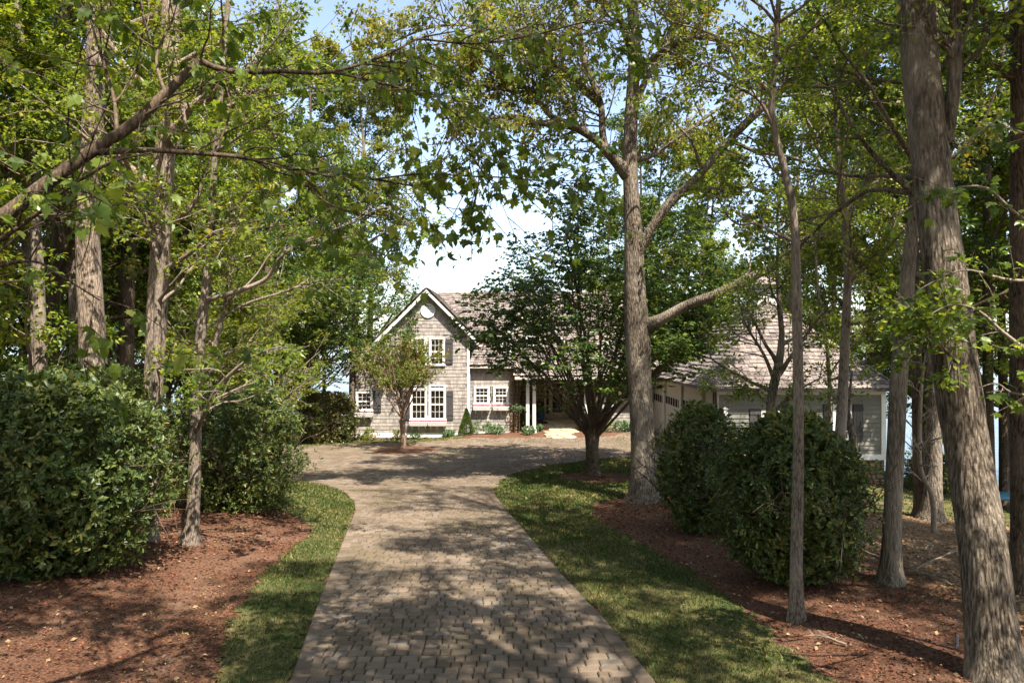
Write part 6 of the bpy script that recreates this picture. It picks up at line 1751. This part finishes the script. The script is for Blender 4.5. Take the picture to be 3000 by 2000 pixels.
# dogwood
x, y = G(1494, 1262); z0 = float(H(x, y))
dgw = make_tree('dogwood_tree', 'small flat-topped dogwood with pale leaves before the right house window', 'tree',
          [(x, y, z0 - .05, .035), (x - .05, y, z0 + .5, .028), (x - .02, y, z0 + .95, .026), (x - .12, y, z0 + 1.35, .018), (x - .1, y, z0 + 1.7, .006)], M['bark_grey'], M['leaf_blue'], 96, (),
          dict(t0=.60, n1=14, len1=1.0, ang=72, n2=6, n3=5, nleaf=7, size=.085, up=0, flat=.9, shape=.35, l2=.4, min_len=.18, droop=.1), S=7)

# ------------------------------------------------------------------ small things
def lathe(prof, S=20):
    a = np.arange(S) / S * 2 * np.pi
    v = np.array([[(r * math.cos(t), r * math.sin(t), z) for t in a] for r, z in prof]).reshape(-1, 3)
    f = [[k * S + i, k * S + (i + 1) % S, (k + 1) * S + (i + 1) % S, (k + 1) * S + i] for k in range(len(prof) - 1) for i in range(S)]
    return v, f
for px, lab in ((1583, 'blue glazed planter left of the front door'), (1692, 'blue glazed planter right of the front door')):
    x = hx_(px, 37.4); z = ez - .02
    t = thing('planter', lab, 'planter', (x, 37.4, z), 'blue planters flanking the front door')
    v, f = lathe([(.0, 0), (.16, 0), (.22, .25), (.25, .50), (.28, .52), (.28, .56), (.24, .56), (.22, .50), (0, .48)])
    MB().add(v + np.array([x, 37.4, z]), f).build('pot', M['blue'], t, True)
    g_ = np.random.default_rng(int(px)); n = 300
    ps = np.stack([x + g_.normal(0, .12, n), 37.4 + g_.normal(0, .12, n), z + .5 + g_.uniform(0, .35, n)], 1)
    lb = MB(); leaves(lb, 'kite', ps, norm(g_.normal(0, .5, (n, 3)) + [0, 0, 1]), norm(g_.normal(0, 1, (n, 3))), .09, 0, g_)
    lb.build('plant', M['leaf_blue'], t)
# doormat
tag(MB().box(hx_(1618, 37.5), hx_(1655, 37.5), 37.3, 37.8, ez - .018, ez + .005).build('doormat', M['metal_dark']), 'dark doormat on the step before the front door', 'doormat')
# small white lantern post by the cone evergreen
x, y = G(1385, 1263); z0 = float(H(x, y))
t = thing('garden_post', 'small white house-shaped post beside the cone evergreen', 'post', (x, y, z0))
MB().box(x - .09, x + .09, y - .07, y + .07, z0 + .35, z0 + .72).build('box', M['white'], t)
MB().prism([(x - .13, z0 + .72), (x + .13, z0 + .72), (x, z0 + .88)], y - .1, y + .1).build('roof', M['white'], t)
MB().box(x - .05, x + .05, y - .05, y + .05, z0 - .02, z0 + .35).build('post', M['white'], t)
MB().box(x - .03, x + .03, y - .085, y - .07, z0 + .48, z0 + .58).build('opening', M['dark'], t)
# utility flags at right
for px, py, s, lab in ((2806, 1930, 1.0, 'white marker flag standing left of the leaning trunk base'), (2962, 1768, 1.0, 'white marker flag right of the leaning trunk')):
    x, y = G(px, py); z0 = float(H(x, y))
    t = thing('marker_flag', lab, 'flag', (x, y, z0), 'small white marker flags in the leaf litter')
    v, f = tubes(np.array([[[x, y, z0 - .03], [x + .005, y, z0 + .15], [x + .01, y, z0 + .30]]]), np.full((1, 3), .0022), 5)
    MB().add(v, f).build('wire', M['wire'], t)
    fb = MB(); gx = np.linspace(0, 1, 6)
    V = [(x + .01 - .015 * a_ - .055 * a_ * (.4), y - .012 * math.sin(5 * a_) - .03 * a_, z0 + .30 - .13 * b_ - .05 * a_) for a_ in gx for b_ in (0, 1)]
    V += [(p[0] + .0015, p[1] + .0015, p[2]) for p in V]
    F = [[2 * i, 2 * i + 2, 2 * i + 3, 2 * i + 1] for i in range(5)] + [[12 + 2 * i, 12 + 2 * i + 1, 12 + 2 * i + 3, 12 + 2 * i + 2] for i in range(5)]
    fb.add(V, F).build('flag', M['flagwhite'], t)
# blue canoe-shaped cover at the shore
x, y = 19.5, 27.2
z0 = float(H(x, y))
t = thing('covered_canoe', 'light blue tarp-covered canoe on a rack beyond the leaning trunk', 'canoe', (x, y, z0))
zc = CAMH + (1000 - 1452) / FPX * y
S_ = 14; L_c = 3.6; vv_ = []
for i, s_ in enumerate(np.linspace(-1, 1, 15)):
    w_ = .38 * (1 - abs(s_)**2.6) + .02; h_ = .26 * (1 - .45 * abs(s_)**3)
    for k in range(9):
        a_ = math.pi * k / 8
        vv_.append((x + s_ * L_c / 2, y - math.cos(a_) * w_, zc - .1 + math.sin(a_) * h_ + .015 * math.sin(7 * s_ + 3 * a_)))
f = [[i * 9 + k, i * 9 + k + 1, (i + 1) * 9 + k + 1, (i + 1) * 9 + k] for i in range(14) for k in range(8)] + [[i * 9, (i + 1) * 9, (i + 1) * 9 + 8, i * 9 + 8] for i in range(14)]
MB().add(vv_, f).build('tarp', M['canoe'], t, True)
for sx_ in (-1, 1):
    MB().box(x + sx_ * 1.0 - .05, x + sx_ * 1.0 + .05, y - .35, y - .27, z0 - .1, zc - .1).box(x + sx_ * 1.0 - .05, x + sx_ * 1.0 + .05, y + .27, y + .35, z0 - .3, zc - .1).box(x + sx_ - .05, x + sx_ + .05, y - .27, y + .27, zc - .17, zc - .11).build('rack_leg', M['stick'], t)
# fallen branches in the litter
g_ = np.random.default_rng(44)
fb_labels = ['bare fallen branch lying on the leaf litter right of the furrowed trunk', 'short fallen stick below the two brown trunks', 'thin fallen stick near the leaning trunk', 'pale stick lying in the right mulch bed', 'broken limb in the litter behind the large right bush']
for (px, py, L), lab in zip([(2685, 1670, 1.5), (2720, 1600, .8), (2790, 1720, .9), (2480, 1895, .5), (2590, 1640, 1.0)], fb_labels):
    x, y = G(px, py); z0 = float(H(x, y))
    t = thing('fallen_branch', lab, 'branch', (x, y, z0), 'fallen branches in the leaf litter')
    a_ = g_.uniform(0, 6.28)
    Pn, Rn = grow(np.array([[x, y, z0 + .03]]), np.array([[math.cos(a_), math.sin(a_) * .5, .06]]), np.array([L]), np.array([.016]), .004, 10, .1, 0, g_)
    a2 = branch_off(Pn, Rn, 6, .2, 1, 45, 12, g_, .6); P2, R2 = grow(a2[0], a2[1] * [1, 1, .5], g_.uniform(.2, .5, 6) * L, np.full(6, .007), .002, 6, .15, 0, g_)
    wd = MB(); v, f = tubes(Pn, Rn, 7); wd.add(v, f); v, f = tubes(P2, R2, 4); wd.add(v, f); wd.build('stick', M['stick'], t, True)
